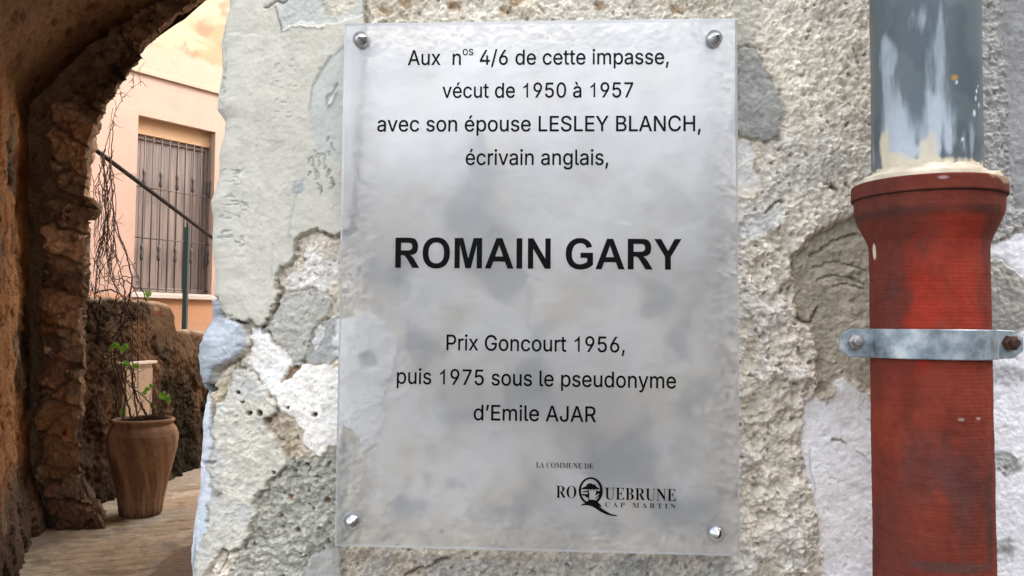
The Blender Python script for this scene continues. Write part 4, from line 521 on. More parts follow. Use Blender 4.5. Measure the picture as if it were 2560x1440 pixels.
def build_plaque():
    t = thing("plaque", "frosted acrylic memorial plaque with black French lettering and four steel studs", "plaque", (0.0, PY, 1.62))
    bm = bmesh.new(); TH = 0.008
    c = [PP(858, 55), PP(1843, 45), PP(1853, 1395), PP(836, 1365)]
    # a true rectangle fitted to the four corners
    w = (c[1][0]-c[0][0]+c[2][0]-c[3][0])/2; h = (c[0][1]-c[3][1]+c[1][1]-c[2][1])/2; cx, cz = sum(c)/4
    v = box_bm(bm, (cx-w/2, PY, cz-h/2), (cx+w/2, PY+TH, cz+h/2), bevel=0.0022)
    me = bm_mesh("panel", bm)
    me.materials.append(mat_plaque())
    edge = mat_simple("acrylic_edge", (0.93, 0.935, 0.935), 0.3)
    me.materials.append(edge)
    back, bn, bl, bb = new_mat("acrylic_back")
    tr = bn.new("ShaderNodeBsdfTransparent"); bl.new(tr.outputs[0], bn["Material Output"].inputs[0])
    me.materials.append(back)
    for p in me.polygons:
        p.material_index = 0 if p.normal.y < -0.9 else (2 if p.normal.y > 0.9 else 1)
    link("panel", me, None, t)
    ink = mat_simple("black_ink", (0.003, 0.003, 0.003), 0.35, 0.0, 0.1)
    def place(V, F, name, O, ux, uz, lift=0.0004):
        """2-D outline (x, y) -> plaque plane"""
        V3 = [(O[0]+ux[0]*x+uz[0]*y, PY-lift-z, O[1]+ux[1]*x+uz[1]*y) for x, y, z in V]
        me = raw_mesh(name, V3, F, sm=False)
        return link(name, me, ink, t)
    def text_line(s, font, xl, xr, yl, yr, cap_px, name="text_line", capref=CAP, track=0.0, sups=None):
        pen = 0.0; sets = []; lo = 9; hi = -9
        i = 0
        for ch in s:
            scale, rise = 1.0, 0.0
            if ch in '\u00ba\u02e2':                       # raised o, s
                ch = {'\u00ba': 'o', '\u02e2': 's'}[ch]; scale, rise = 0.56, CAP*0.66
            if ch == ' ': pen += 0.2+track; continue
            adv, outs = GLYPHS[font+ch]
            ps = [np.array(o, float).reshape(-1, 2)/1000*scale+(pen, rise) for o in outs]
            sets.append(ps)
            for p in ps: lo = min(lo, p[:, 0].min()); hi = max(hi, p[:, 0].max())
            pen += adv/1000*scale+track
        A, B = PP(xl, yl), PP(xr, yr); T = PP((xl+xr)/2, (yl+yr)/2-cap_px)
        ux = (B-A)/(hi-lo); capw = T[1]-(A[1]+B[1])/2
        uz = np.array([0.0, capw/capref])
        sets = [[p-(lo, 0) for p in ps] for ps in sets]
        V, F = outline_mesh(sets)
        return place(V, F, name, A, ux, uz)
    text_line("Aux  n\u00ba\u02e2 4/6 de cette impasse,", 'r', 1020, 1672, 163, 160.5, 37)
    text_line("v\u00e9cut de 1950 \u00e0 1957", 'r', 1106, 1583, 245, 243.5, 37)
    text_line("avec son \u00e9pouse LESLEY BLANCH,", 'r', 943, 1752, 329, 328, 38)
    text_line("\u00e9crivain anglais,", 'r', 1164, 1521, 412.5, 412.5, 38)
    text_line("ROMAIN GARY", 'b', 988, 1704, 665, 670, 76, name="name_line", capref=CAP+2*0.034)
    text_line("Prix Goncourt 1956,", 'r', 1116, 1562, 875, 881, 38.5)
    text_line("puis 1975 sous le pseudonyme", 'r', 992, 1690, 959, 971, 38.5)
    text_line("d\u2019Emile AJAR", 'r', 1184, 1490, 1050, 1055, 38.5)
    text_line("LA COMMUNE DE", 's', 1340, 1483, 1168.5, 1172, 13.5, capref=0.455)
    text_line("RO", 's', 1390, 1441, 1244, 1245, 30, capref=0.455)
    text_line("UEBRUNE", 's', 1512, 1690, 1248, 1252.5, 30, capref=0.455, track=0.01)
    text_line("CAP MARTIN", 's', 1513, 1689, 1267, 1271.5, 12, capref=0.455, track=0.22)
    # the round emblem: oval ring, roofline and castle, hand, wave with its long tail (12 units per photo pixel)
    def q(pts): return [np.array([PP(1420+a/12.0, 1180+b/12.0) for a, b in pts])]
    def ell(cx, cy, rx, ry, a0=0, a1=360, n=48): return [(cx+rx*math.cos(math.radians(a0+(a1-a0)*k/n)), cy+ry*math.sin(math.radians(a0+(a1-a0)*k/n))) for k in range(n+(abs(a1-a0) < 360))]
    ring = [np.array([PP(1420+a/12.0, 1180+b/12.0) for a, b in ell(682, 565, 362, 412)[:-1]]), np.array([PP(1420+a/12.0, 1180+b/12.0) for a, b in ell(676, 560, 284, 352)[:-1]])]
    sets = [ring,
            q([(365, 1005), (440, 950), (520, 930), (560, 890), (620, 845), (690, 822), (780, 828), (860, 868), (930, 930), (1015, 1032), (990, 1045), (930, 1015), (1000, 1080), (1150, 1180), (1300, 1258), (1480, 1292), (1462, 1318), (1300, 1312),
               (1130, 1262), (960, 1180), (840, 1100), (720, 1030), (640, 1004), (520, 990), (440, 998)]),
            q([(380, 515), (430, 478), (490, 435), (540, 432), (545, 390), (620, 338), (720, 338), (730, 362), (830, 374), (826, 412), (862, 432), (930, 488), (985, 520)]),
            q([(440, 575), (600, 555), (600, 602), (455, 610)]),
            q([(585, 515), (612, 515), (640, 640), (642, 850), (610, 850), (605, 762), (540, 760), (518, 720), (395, 690), (395, 658), (590, 655)]),
            q([(655, 510), (692, 510), (682, 582)]), q([(750, 510), (792, 510), (774, 582)]),
            q([(850, 515), (872, 560), (965, 562), (968, 680), (905, 640), (850, 690), (812, 700), (836, 620)]),
            q([(806, 790), (950, 650), (965, 676), (836, 798)])]
    V, F = [], []
    for k, ps in enumerate(sets):
        v2, f2 = outline_mesh([ps]); b = len(V); V += [(x, y, 0.00003*k) for x, y, z in v2]; F += [tuple(b+i for i in f) for f in f2]
    place(V, F, "emblem", np.zeros(2), np.array([1.0, 0]), np.array([0, 1.0]))
    steel = mat_noise("satin_steel", (0.40, 0.415, 0.44), (0.52, 0.535, 0.56), 90, 0.2, 1.0, lo=0.3, hi=0.7)
    src = None
    for px, py in [(904, 102), (1784, 99), (882, 1302), (1789, 1331)]:
        x, z = PP(px, py)
        if src is None:
            prof = [(0.0036, 0.0195), (0.0036, 0.0), (0.0059, -0.0002), (0.0059, -0.0042), (0.0056, -0.0050), (0.0008, -0.0092), (0.0, -0.0094)]
            V = []; F = []; sg = 40
            for r, d in prof:
                for k in range(sg): V.append((r*math.cos(2*math.pi*k/sg), d, r*math.sin(2*math.pi*k/sg)))
            for i in range(len(prof)-1):
                for k in range(sg): F.append((i*sg+k, i*sg+(k+1) % sg, (i+1)*sg+(k+1) % sg, (i+1)*sg+k))
            me = raw_mesh("stud", V, F); me.materials.append(steel)
            bm = bmesh.new(); bm.from_mesh(me); bmesh.ops.recalc_face_normals(bm, faces=bm.faces)
            for e in bm.edges:
                if len(e.link_faces) == 2 and e.calc_face_angle(0) > 0.5: e.smooth = False
            bm.to_mesh(me); bm.free(); src = me
        o = bpy.data.objects.new("stud", src); COL.objects.link(o); o.parent = t
        o.location = (x-0.0, 0.0, z-1.62)
build_plaque()

# ------------------------------------------------------------------ unseen wall added across the street to darken the lower half of the plaque's sheen
def build_sheen_block_wall():
    bm = bmesh.new(); box_bm(bm, (-9, -4.6, 0.0), (9, -4.2, 2.45), 0.02); box_bm(bm, (-9, -4.66, 2.452), (9, -4.14, 2.54), 0.02)
    o = link("sheen_block_wall", bm_mesh("sheen_block_wall", bm), mat_noise("sheen_block_plaster", (0.11, 0.11, 0.108), (0.20, 0.197, 0.19), 2.5, 0.9, bump=0.3, bscale=30, bdist=0.01))
    tag(o, "plain plastered garden wall across the street facing the plaque", "wall")
build_sheen_block_wall()
def build_right_sky_block():  # unseen block added to cut sky light from the right
    bm = bmesh.new(); box_bm(bm, (2.6, -3.4, 0.0), (4.7, 0.0, 3.6), 0.02); box_bm(bm, (2.5, -3.5, 3.602), (4.8, 0.0, 3.8), 0.03)
    o = link("right_sky_block", bm_mesh("right_sky_block", bm), mat_noise("right_block_plaster", (0.30, 0.28, 0.25), (0.40, 0.375, 0.335), 2.5, 0.9, bump=0.3, bscale=30, bdist=0.01))
    tag(o, "unseen plastered block added right of the red pipe to cut sky light", "house")
build_right_sky_block()

# ------------------------------------------------------------------ drain pipe beside the plaque
AX, AY = 0.2635, -0.07
def zpx(py, dy=0.04): return at_y(2320, py, AY-dy)[2]
def build_pipes():
    # grey plastic pipe above
    zb = zpx(425); R = 0.0338
    t = thing("rainwater_pipe", "grey plastic rainwater pipe with pale paint smears above the red pipe", "pipe", (AX, AY, zb))
    n_z, n_a = 420, 260
    zz = np.r_[np.linspace(zb-0.03, zb+0.32, 340), np.linspace(zb+0.33, 4.6, 8)]; aa = np.linspace(0, 2*math.pi, n_a)
    A, Zg = np.meshgrid(aa, zz); arc = A*R
    nA = fbm(arc*40, Zg*40, 61, 4); st = fbm(arc*130+3*fbm(arc*18, Zg*18, 4, 2)*0.3, Zg*13, 62, 4); fn = fbm(arc*420, Zg*60, 63, 3)
    C = np.empty(A.shape+(3,)); C[:] = (0.092, 0.118, 0.130)
    C = lerpc(C, (0.068, 0.09, 0.104), sstep(0.0, 0.5, nA))
    # place smears by photo position on the visible side: angle from the left edge of the pipe
    def pos(px, py):
        p0, p1 = 2177.0, 2460.0; s = (px-(p0+p1)/2)/((p1-p0)/2); view = math.atan2(AX-EYE[0], AY-EYE[1])
        ang = math.asin(max(-1, min(1, s))); return (-math.pi/2 - view + ang) % (2*math.pi), zpx(py, 0.034)
    def smear(px, py, rx, ry, col, amt, streak=0.8, soft=0.5):
        nonlocal C
        a, z = pos(px, py); da = (A-a+math.pi) % (2*math.pi)-math.pi
        q = np.hypot(da*R/(rx*0.0003), (Zg-z)/(ry*0.0003)) + streak*st*0.9 + 0.25*fn
        C = lerpc(C, col, amt*sstep(1.0+soft*0.3, 0.45-soft*0.2, q))
    PALE = (0.44, 0.49, 0.54)
    smear(2226, 118, 28, 46, (0.36, 0.42, 0.47), 0.75, 0.25, 0.2); smear(2218, 80, 14, 24, (0.38, 0.43, 0.47), 0.6, 0.4)
    smear(2318, 45, 24, 50, PALE, 0.55); smear(2345, 120, 22, 110, (0.36, 0.42, 0.46), 0.6); smear(2352, 220, 10, 80, (0.40, 0.45, 0.48), 0.5)
    smear(2236, 305, 38, 90, PALE, 0.65, 0.9, 1.2); smear(2262, 345, 48, 55, (0.46, 0.51, 0.55), 0.7, 0.9, 1.0); smear(2330, 330, 66, 70, (0.38, 0.445, 0.50), 0.65, 0.9, 1.2)
    smear(2350, 280, 14, 60, PALE, 0.7); smear(2372, 350, 34, 50, PALE, 0.75, 0.9); smear(2426, 350, 10, 42, PALE, 0.45, 0.9); smear(2300, 370, 110, 24, PALE, 0.8)
    for a, b, r in [(2440, 222, 5), (2438, 240, 5), (2446, 255, 5), (2434, 278, 6), (2404, 348, 4), (2444, 208, 3), (2393, 206, 3)]: smear(a, b, r, r*1.4, (0.70, 0.74, 0.74), 0.9, 0.3, 0.0)
    smear(2389, 194, 9, 7, (0.42, 0.22, 0.03), 0.95, 0.2, 0.1)
    BE = (0.62, 0.545, 0.41)
    smear(2212, 345, 15, 45, BE, 0.95, 0.5, 0.1); smear(2232, 388, 44, 20, BE, 0.95, 0.4, 0.1); smear(2318, 375, 20, 34, BE, 0.85, 0.6); smear(2186, 350, 6, 45, (0.50, 0.48, 0.40), 0.8, 0.6); smear(2320, 402, 150, 13, BE, 0.95, 0.4, 0.1)
    C = C*(1+0.05*st+0.04*fn)[..., None]
    mt = mat_col("grey_plastic", 0.42, 0.45, grain=300, grain_amt=0.05, bump=0.12, bump_scale=300, bump_dist=0.0004)
    Rr = R+0.00015*st+0.0002*nA
    P = np.stack([AX+Rr*np.cos(A), AY+Rr*np.sin(A), Zg], -1)
    link("pipe", grid_mesh("pipe", P, C), mt, t)
    # cement bead smoothed round the joint
    prof = [(0.0337, 0.0068), (0.0345, 0.0048), (0.0372, 0.0030), (0.0415, 0.0016), (0.0440, 0.0004), (0.0440, -0.004)]
    nb = 160; V = []; F = []
    for i, (r, z) in enumerate(prof):
        for k in range(nb):
            a = 2*math.pi*k/nb; w = float(fbm(np.array([math.cos(a)*5.0+i*0.35]), np.array([math.sin(a)*5.0]), 71, 5, 0.6)[0])
            V.append((AX+(r+0.0006*w)*math.cos(a), AY+(r+0.0006*w)*math.sin(a), zb+z+0.0014*w))
    for i in range(len(prof)-1):
        for k in range(nb): F.append((i*nb+k, i*nb+(k+1) % nb, (i+1)*nb+(k+1) % nb, (i+1)*nb+k))
    link("joint_cement", raw_mesh("joint_cement", V, F), mat_noise("joint_cement", (0.44, 0.36, 0.25), (0.66, 0.58, 0.45), 60, 0.9, bump=0.5, bscale=300, bdist=0.001), t)

    # red fibre-cement pipe with its socket
    z_lip = zpx(428, 0.047)
    t2 = thing("red_drain_pipe", "red ribbed drain pipe with wide socket at its top, held by a metal clamp", "pipe", (AX, AY, z_lip))
    RR = 0.0362
    def zl(py): return zpx(py, 0.043)-z_lip
    prof = [(0.036, -0.004), (0.0440, -0.0005), (0.0462, -0.0004), (0.0470, -0.0012), (0.0472, zl(470)), (0.0468, zl(473)), (0.0455, zl(474)), (0.0452, zl(490)), (0.0450, zl(508)), (0.0440, zl(525)), (0.0415, zl(550)), (0.0388, zl(572)), (0.0368, zl(592)), (RR, zl(615)), (RR, zl(640))]
    pr = resample(prof, 150)
    low = np.array([(RR, z) for z in np.arange(zl(641), zl(1470), -0.00062)]+[(RR, z) for z in np.linspace(zl(1480), -z_lip+0.01, 12)])
    pr = np.vstack([pr, low]); na = 300
    aa = np.linspace(0, 2*math.pi, na); A, Zr = np.meshgrid(aa, pr[:, 1]); Rb = np.repeat(pr[:, 0][:, None], na, 1); arc = A*RR; Zw = Zr+z_lip
    n1 = fbm(arc*22, Zw*16, 81, 4); n2 = fbm(arc*75, Zw*40, 82, 4); n3 = fbm(arc*260, Zw*260, 83, 3); ls = fbm(arc*14, Zw*700, 84, 2)
    rib = np.where(Zr < zl(640), np.sin(Zw*2*math.pi/0.00245), 0)*(0.4+0.6*vnoise(arc*30, Zw*12, 6))
    Rb = Rb+0.00009*rib+0.00022*n2+0.00012*n3
    C = np.empty(A.shape+(3,)); C[:] = (0.165, 0.034, 0.022)
    C = lerpc(C, (0.12, 0.034, 0.024), 0.7*sstep(-0.1, 0.6, n1)); C = lerpc(C, (0.21, 0.038, 0.022), 0.8*sstep(0.0, 0.6, -n1+0.3*n2))
    C = lerpc(C, (0.085, 0.042, 0.036), 0.5*sstep(0.30, 0.75, fbm(arc*30, Zw*9, 86, 4)))
    def pos2(px, py):
        p0, p1 = 2172.0, 2480.0; s = (px-(p0+p1)/2)/((p1-p0)/2); view = math.atan2(AX-EYE[0], AY-EYE[1])
        return (-math.pi/2-view+math.asin(max(-1, min(1, s)))) % (2*math.pi), zpx(py, 0.036)
    def blot(px, py, rx, ry, col, amt, rag=0.5):
        nonlocal C
        a, z = pos2(px, py); da = (A-a+math.pi) % (2*math.pi)-math.pi
        q = np.hypot(da*RR/(rx*0.0003), (Zw-z)/(ry*0.0003)) + rag*n1+0.6*rag*n2+0.25*rag*n3
        C = lerpc(C, col, amt*sstep(1.15, 0.55, q))
    BR = (0.30, 0.036, 0.022)
    blot(2340, 700, 90, 130, BR, 0.55, 1.1); blot(2310, 780, 34, 70, (0.37, 0.036, 0.018), 0.5, 1.0); blot(2420, 750, 30, 80, BR, 0.6); blot(2385, 560, 45, 40, BR, 0.35); blot(2370, 980, 46, 50, (0.22, 0.044, 0.026), 0.6)
    blot(2300, 1180, 60, 90, (0.13, 0.045, 0.035), 0.5); blot(2400, 1200, 60, 70, (0.10, 0.042, 0.037), 0.6); blot(2460, 1260, 20, 160, (0.07, 0.035, 0.03), 0.7); blot(2240, 720, 22, 40, (0.09, 0.04, 0.035), 0.6); blot(2235, 800, 30, 50, (0.16, 0.04, 0.03), 0.6)
    blot(2280, 1330, 70, 70, (0.20, 0.045, 0.027), 0.5); blot(2360, 1420, 120, 12, (0.10, 0.05, 0.042), 0.8, 0.3); blot(2470, 560, 30, 120, (0.08, 0.03, 0.025), 0.6)
    sock = sstep(zl(545), zl(515), Zr); C = lerpc(C, (0.115, 0.034, 0.024), 0.65*sock)
    edge_d = np.exp(-((Zr-zl(521))/0.003)**2); C = lerpc(C, (0.055, 0.03, 0.026), 0.6*edge_d*sstep(-0.4, 0.4, n1+0.4))
    C = lerpc(C, (0.05, 0.025, 0.02), 0.8*np.exp(-((Zr-zl(474))/0.0007)**2))
    blot(2280, 418, 60, 9, (0.07, 0.04, 0.035), 0.7); blot(2470, 425, 40, 14, (0.45, 0.36, 0.24), 0.6, 1.2); blot(2440, 412, 14, 5, (0.30, 0.40, 0.42), 0.7)
    a, z = pos2(2192, 618); da = (A-a+math.pi) % (2*math.pi)-math.pi
    drip = np.maximum(0, 1-np.hypot(da*RR/0.0022, (Zw-z)/0.0058)-0.2*n2); C = lerpc(C, (0.62, 0.56, 0.44), sstep(0.05, 0.25, drip)); Rb = Rb+0.0006*sstep(0.05, 0.4, drip)
    for a_, b_ in [(2398, 1048), (2438, 1046), (2356, 450)]: blot(a_, b_, 7, 3.5, (0.45, 0.36, 0.33), 0.6, 0.3)
    C = C*(1+0.12*n2+0.10*n3+0.05*ls)[..., None]
    P = np.stack([AX+Rb*np.cos(A), AY+Rb*np.sin(A), Zw], -1)
    link("pipe", grid_mesh("pipe", P, C, flip=True), mat_col("red_pipe", 0.75, 0.06, grain=700, grain_amt=0.10, bump=0.2, bump_scale=900, bump_dist=0.0004), t2)

    # galvanised clamp: a half band with two flat ears, each with its bolt
    z0, z1 = zpx(900, 0.04), zpx(823, 0.04); zc = (z0+z1)/2
    t3 = thing("pipe_clamp", "galvanised metal clamp band bolted round the red pipe", "clamp", (AX, AY, zc))
    view = math.atan2(AX-EYE[0], AY-EYE[1])
    ear_y = AY-0.004; Rc = RR+0.0012
    xl = at_y(2097, 860, ear_y)[0]; xr = at_y(2553, 860, ear_y)[0]
    # plan path of the band
    s0 = math.asin((AY-ear_y)/Rc)
    path = []
    for x in np.linspace(xl, AX-Rc-0.0035, 7): path.append((x, ear_y, 'ear'))
    for k in range(49):
        a = math.pi+s0*0.2+(math.pi-2*s0*0.2)*k/48; path.append((AX+Rc*math.cos(a), AY+min(Rc*math.sin(a), ear_y-AY-0.0005), 'band'))
    for x in np.linspace(AX+Rc+0.0035, xr, 7): path.append((x, ear_y, 'ear'))
    path = np.array([p[:2] for p in path]); hz = (z1-z0)/2; th = 0.0022
    nrm = np.zeros_like(path); tg = np.gradient(path, axis=0); tg /= np.linalg.norm(tg, axis=1)[:, None]; nrm[:, 0] = tg[:, 1]; nrm[:, 1] = -tg[:, 0]
    V = []; F = []
    sarc = np.r_[0, np.cumsum(np.linalg.norm(np.diff(path, axis=0), axis=1))]; tot = sarc[-1]
    for i in range(len(path)):
        e = min(sarc[i], tot-sarc[i]); hh = hz*(1.0 if e > 0.006 else 0.45+0.55*(e/0.006)); rd = 0.0005
        if e < 0.0125: hh = min(hh, hz*0.97)
        p = path[i]; n = nrm[i]
        for (d, z) in [(0, -hh), (0, hh), (th-rd, hh), (th, hh-rd), (th, -hh+rd), (th-rd, -hh)]: V.append((p[0]+n[0]*d, p[1]+n[1]*d, zc+z))
    m = 6
    for i in range(len(path)-1):
        for k in range(m): F.append((i*m+k, i*m+(k+1) % m, (i+1)*m+(k+1) % m, (i+1)*m+k))
    F.append(tuple(range(m))); F.append(tuple((len(path)-1)*m+k for k in range(m))[::-1])
    bm = bmesh.new(); tmp = raw_mesh("band", V, F, sm=False); bm.from_mesh(tmp); bmesh.ops.recalc_face_normals(bm, faces=bm.faces)
    bm.to_mesh(tmp); bm.free()
    gal, n, l, b = new_mat("galvanised")
    tc = n.new("ShaderNodeTexCoord"); nz = n.new("ShaderNodeTexNoise"); nz.inputs['Scale'].default_value = 65; nz.inputs['Detail'].default_value = 6; nz.inputs['Roughness'].default_value = 0.6
    l.new(tc.outputs['Object'], nz.inputs[0]); cr = n.new("ShaderNodeValToRGB"); e = cr.color_ramp.elements
    e[0].position = 0.34; e[0].color = (0.15, 0.175, 0.19, 1); e[1].position = 0.66; e[1].color = (0.56, 0.575, 0.58, 1)
    k = e.new(0.5); k.color = (0.30, 0.36, 0.40, 1)
    l.new(nz.outputs[0], cr.inputs[0]); l.new(cr.outputs[0], b.inputs['Base Color']); b.inputs['Metallic'].default_value = 0.45; b.inputs['Roughness'].default_value = 0.42
    link("band", tmp, gal, t3)
    def bolt(px, rust):
        x = at_y(px, 857, ear_y-0.004)[0]; V = []; F = []; sg = 6
        prof = [(0.0052, -0.0021), (0.0052, -0.006), (0.0044, -0.0066), (0.0031, -0.0067), (0.0031, -0.0098), (0.0024, -0.0106), (0.0, -0.0107)]
        for i, (r, d) in enumerate(prof):
            sgm = 24
            for k in range(sgm):
                a = 2*math.pi*k/sgm; rr = r
                if i < 3: rr = r*math.cos(math.pi/6)/math.cos((a % (math.pi/3))-math.pi/6)
                V.append((x+rr*math.cos(a), ear_y+d, zc+0.001+rr*math.sin(a)))
        for i in range(len(prof)-1):
            for k in range(24): F.append((i*24+k, i*24+(k+1) % 24, (i+1)*24+(k+1) % 24, (i+1)*24+k))
        V2, F2 = tube_data([(x, ear_y+0.0, zc+0.001), (x, ear_y+0.006, zc+0.001)], 0.003, 12)
        b0 = len(V); V += V2; F += [tuple(b0+i for i in f) for f in F2]
        me = raw_mesh("bolt", V, F, sm=False)
        o = link("bolt", me, mat_noise("rusty_bolt", (0.05, 0.025, 0.018), (0.14, 0.07, 0.05), 220, 0.75, 0.3) if rust else mat_noise("bolt_steel", (0.22, 0.21, 0.20), (0.50, 0.48, 0.45), 200, 0.4, 0.7), t3)
        o['label'] = "rusty bolt in the right ear of the clamp" if rust else "grey bolt in the left ear of the clamp"
    bolt(2140, False); bolt(2528, True)
    V, F = tube_data([(AX, AY+RR-0.001, zc), (AX, 0.012, zc)], 0.006, 14)
    link("wall_rod", raw_mesh("wall_rod", V, F), gal, t3)
build_pipes()

# ------------------------------------------------------------------ archway over the alley
YA = 5.6                                           # plane of the far arch
def A3(px, py): return at_y(px, py, YA)
def build_archway():
    t = thing("archway", "dark rough stone archway and vault over the alley left of the plaster wall", "archway", (-2.4, YA, 0.0))
    sil = [(300, 1277), (250, 1250), (220, 1200), (215, 1170), (215, 1070), (222, 960), (222, 900), (220, 845), (225, 750), (230, 720), (228, 625), (232, 590), (228, 552), (244, 545), (257, 526), (256, 508), (228, 494), (227, 480),
           (235, 430), (240, 400), (247, 370), (260, 310), (275, 265), (300, 225), (320, 195), (345, 160), (372, 125), (390, 102), (435, 67), (450, 47), (475, 33), (500, 17), (537, 0)]
    I = [A3(*p) for p in sil]; I = [np.array([p[0], p[2]]) for p in I]
    I[0][1] = -0.05
    I = [I[0]]+[p for p in I[1:]]
    top = I[-1]; xc = -2.25
    smooth_left = [np.array([A3(a, b)[0], A3(a, b)[2]]) for a, b in [(222, 1250), (222, 900), (230, 600), (247, 370), (300, 225), (372, 125), (450, 47), (537, 0)]]
    crown = [np.array([-2.6, 4.30]), np.array([-2.42, 4.335]), np.array([xc, 4.345])]
    mir = [np.array([2*xc-p[0], p[1]]) for p in (smooth_left+crown[:-1])[::-1]]
    Iw = np.array(I+crown+mir); Iw[:, 1] = np.maximum(Iw[:, 1], -0.05)
    outp = [(62, 1420), (62, 900), (62, 600), (60, 420), (60, 300), (63, 262), (85, 238), (150, 170), (210, 108), (280, 66), (340, 35), (400, 0)]
    O = [np.array([A3(*p)[0], A3(*p)[2]]) for p in outp]; O[0][1] = -0.05
    O += [np.array([-2.9, 4.50]), np.array([-2.5, 4.66]), np.array([-2.1, 4.70]), np.array([-1.3, 4.62]), np.array([-0.6, 4.2]), np.array([-0.1, 3.3]), np.array([-0.05, -0.05])]
    Ow = np.array(O)
    NS = 520
    # parameter: match by length separately for jamb, arch, far side
    Ir = resample(Iw, 2400); Or = resample(Ow, 2400)
    def split(P, keys, n):
        out = []
        idx = [0]+[int(np.argmin(np.hypot(*(P-k).T))) for k in keys]+[len(P)-1]
        for a, b, m in zip(idx[:-1], idx[1:], n): out.append(resample(P[a:b+1], m+1)[:-1])
        return np.vstack(out+[P[-1:]])
    kI = [np.array([A3(247, 370)[0], A3(247, 370)[2]]), np.array([xc, 4.345])]; kO = [np.array([A3(63, 262)[0], A3(63, 262)[2]]), np.array([-2.1, 4.70])]
    nn = [260, 170, 150]
    Is, Os = split(Ir, kI, nn), split(Or, kO, nn)
    ns = len(Is)
    # the reveal splays outward a little towards the courtyard
    TK = 0.42; kk = (YA+TK-EYE[1])/(YA-EYE[1])
    Ib = np.stack([EYE[0]+(Is[:, 0]-EYE[0])*kk-0.02, EYE[2]+(Is[:, 1]-EYE[2])*kk+0.02*(Is[:, 1] > 3)], 1)
    right = Is[:, 0] > -2.45
    Ib[right] = np.stack([Is[right, 0]+0.12*(Is[right, 0]+2.45), Is[right, 1]+0.19], 1)
    Ib[:, 1] = np.maximum(Ib[:, 1], -0.05)
    tt = np.linspace(0, 1.0, 90)
    base_i = Is[:, None, :]; base_o = Os[:, None, :]
    XZ = base_i*(1-tt[None, :, None])+base_o*tt[None, :, None]
    X, Z = XZ[..., 0], XZ[..., 1]
    dist = np.linalg.norm(XZ-base_i, axis=-1)
    def stone_tone(U, V, seed, warm=True):
        n1 = fbm(U*2.2, V*2.2, seed, 4); n2 = fbm(U*9, V*9, seed+1, 4); n3 = fbm(U*38, V*38, seed+2, 3)
        w1, w2, wc = worley(U*3.4+0.15*n2, V*4.2+0.15*n2, seed+3)
        C = np.empty(U.shape+(3,)); C[:] = (0.158, 0.106, 0.068)
        C = lerpc(C, (0.28, 0.175, 0.105), sstep(0.05, 0.6, n1+0.4*n2)); C = lerpc(C, (0.070, 0.043, 0.026), sstep(0.0, 0.55, -n1+0.45*n2))
        C = lerpc(C, (0.20, 0.090, 0.055), 0.5*sstep(0.78, 0.88, wc)); C = lerpc(C, (0.05, 0.03, 0.02), 0.7*sstep(0.55, 0.8, fbm(U*6, V*6, seed+5, 4)))
        C = lerpc(C, (0.42, 0.28, 0.17), 0.5*sstep(0.45, 0.8, n2)*sstep(0.1, 0.5, n3))
        return 0.9*C*(1+0.22*n3)[..., None], n1, n2, n3, w2-w1, wc
    C, n1, n2, n3, gap, wc = stone_tone(X*1.0, Z*1.0, 101)
    ringw = 0.36+0.05*n2
    ring = sstep(ringw+0.03, ringw-0.03, dist)
    stone_edge = sstep(0.06, 0.0, gap)
    H = 0.085*ring+0.028*n1+0.026*n2+0.010*n3-0.045*stone_edge*ring+0.05*(wc-0.5)*ring
    # courses of single stones round the opening: tone and set of each, open joints between
    Sa = np.r_[0, np.cumsum(np.linalg.norm(np.diff(Is, axis=0), axis=1))][:, None]/0.27
    Sj = Sa+0.16*fbm(Sa*0.9, Sa*0+2.0, 111, 2)+0.10*n2+0.05*n1; bk = np.floor(Sj); fj = Sj-bk
    bh = _hash(bk, bk*0, 113); bh2 = _hash(bk, bk*0, 114)
    joint = np.maximum(sstep(0.09, 0.0, fj), sstep(0.91, 1.0, fj))*ring
    H = H+ring*(0.05*(bh-0.5))-0.045*joint
    C = C*(1+ring*(0.75*(bh2-0.45)))[..., None]; C = lerpc(C, (0.045, 0.032, 0.022), 0.75*joint*sstep(-0.5, 0.3, n2+0.3))
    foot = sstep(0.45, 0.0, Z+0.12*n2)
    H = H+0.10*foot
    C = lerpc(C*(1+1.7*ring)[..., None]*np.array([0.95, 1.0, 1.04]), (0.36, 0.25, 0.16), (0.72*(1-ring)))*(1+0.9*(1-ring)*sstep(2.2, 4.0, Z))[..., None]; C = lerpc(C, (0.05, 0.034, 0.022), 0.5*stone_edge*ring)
    ora = poly_sd(X, Z, [(A3(a, b)[0], A3(a, b)[2]) for a, b in [(110, 1060), (150, 1010), (205, 1000), (222, 1060), (215, 1170), (180, 1200), (130, 1160)]], 0.3)
    C = lerpc(C, (0.40, 0.22, 0.10), 0.75*sstep(-0.04, 0.05, ora+0.05*n2))
    br = poly_sd(X, Z, [(A3(a, b)[0], A3(a, b)[2]) for a, b in [(108, 785), (150, 780), (160, 820), (120, 838), (104, 815)]], 0.2)
    C = lerpc(C, (0.36, 0.15, 0.07), 0.8*sstep(-0.02, 0.02, br+0.02*n2))
    rd = np.hypot(X-A3(185, 1079)[0], Z-A3(185, 1079)[2]); C = lerpc(C, (0.34, 0.04, 0.025), sstep(0.026, 0.016, rd+0.008*n3))
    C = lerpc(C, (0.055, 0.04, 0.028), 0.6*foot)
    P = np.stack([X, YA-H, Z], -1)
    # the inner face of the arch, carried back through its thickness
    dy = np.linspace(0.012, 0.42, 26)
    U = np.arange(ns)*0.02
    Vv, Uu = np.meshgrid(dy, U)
    C2, m1, m2, m3, gap2, wc2 = stone_tone(Uu, Vv+4, 131)
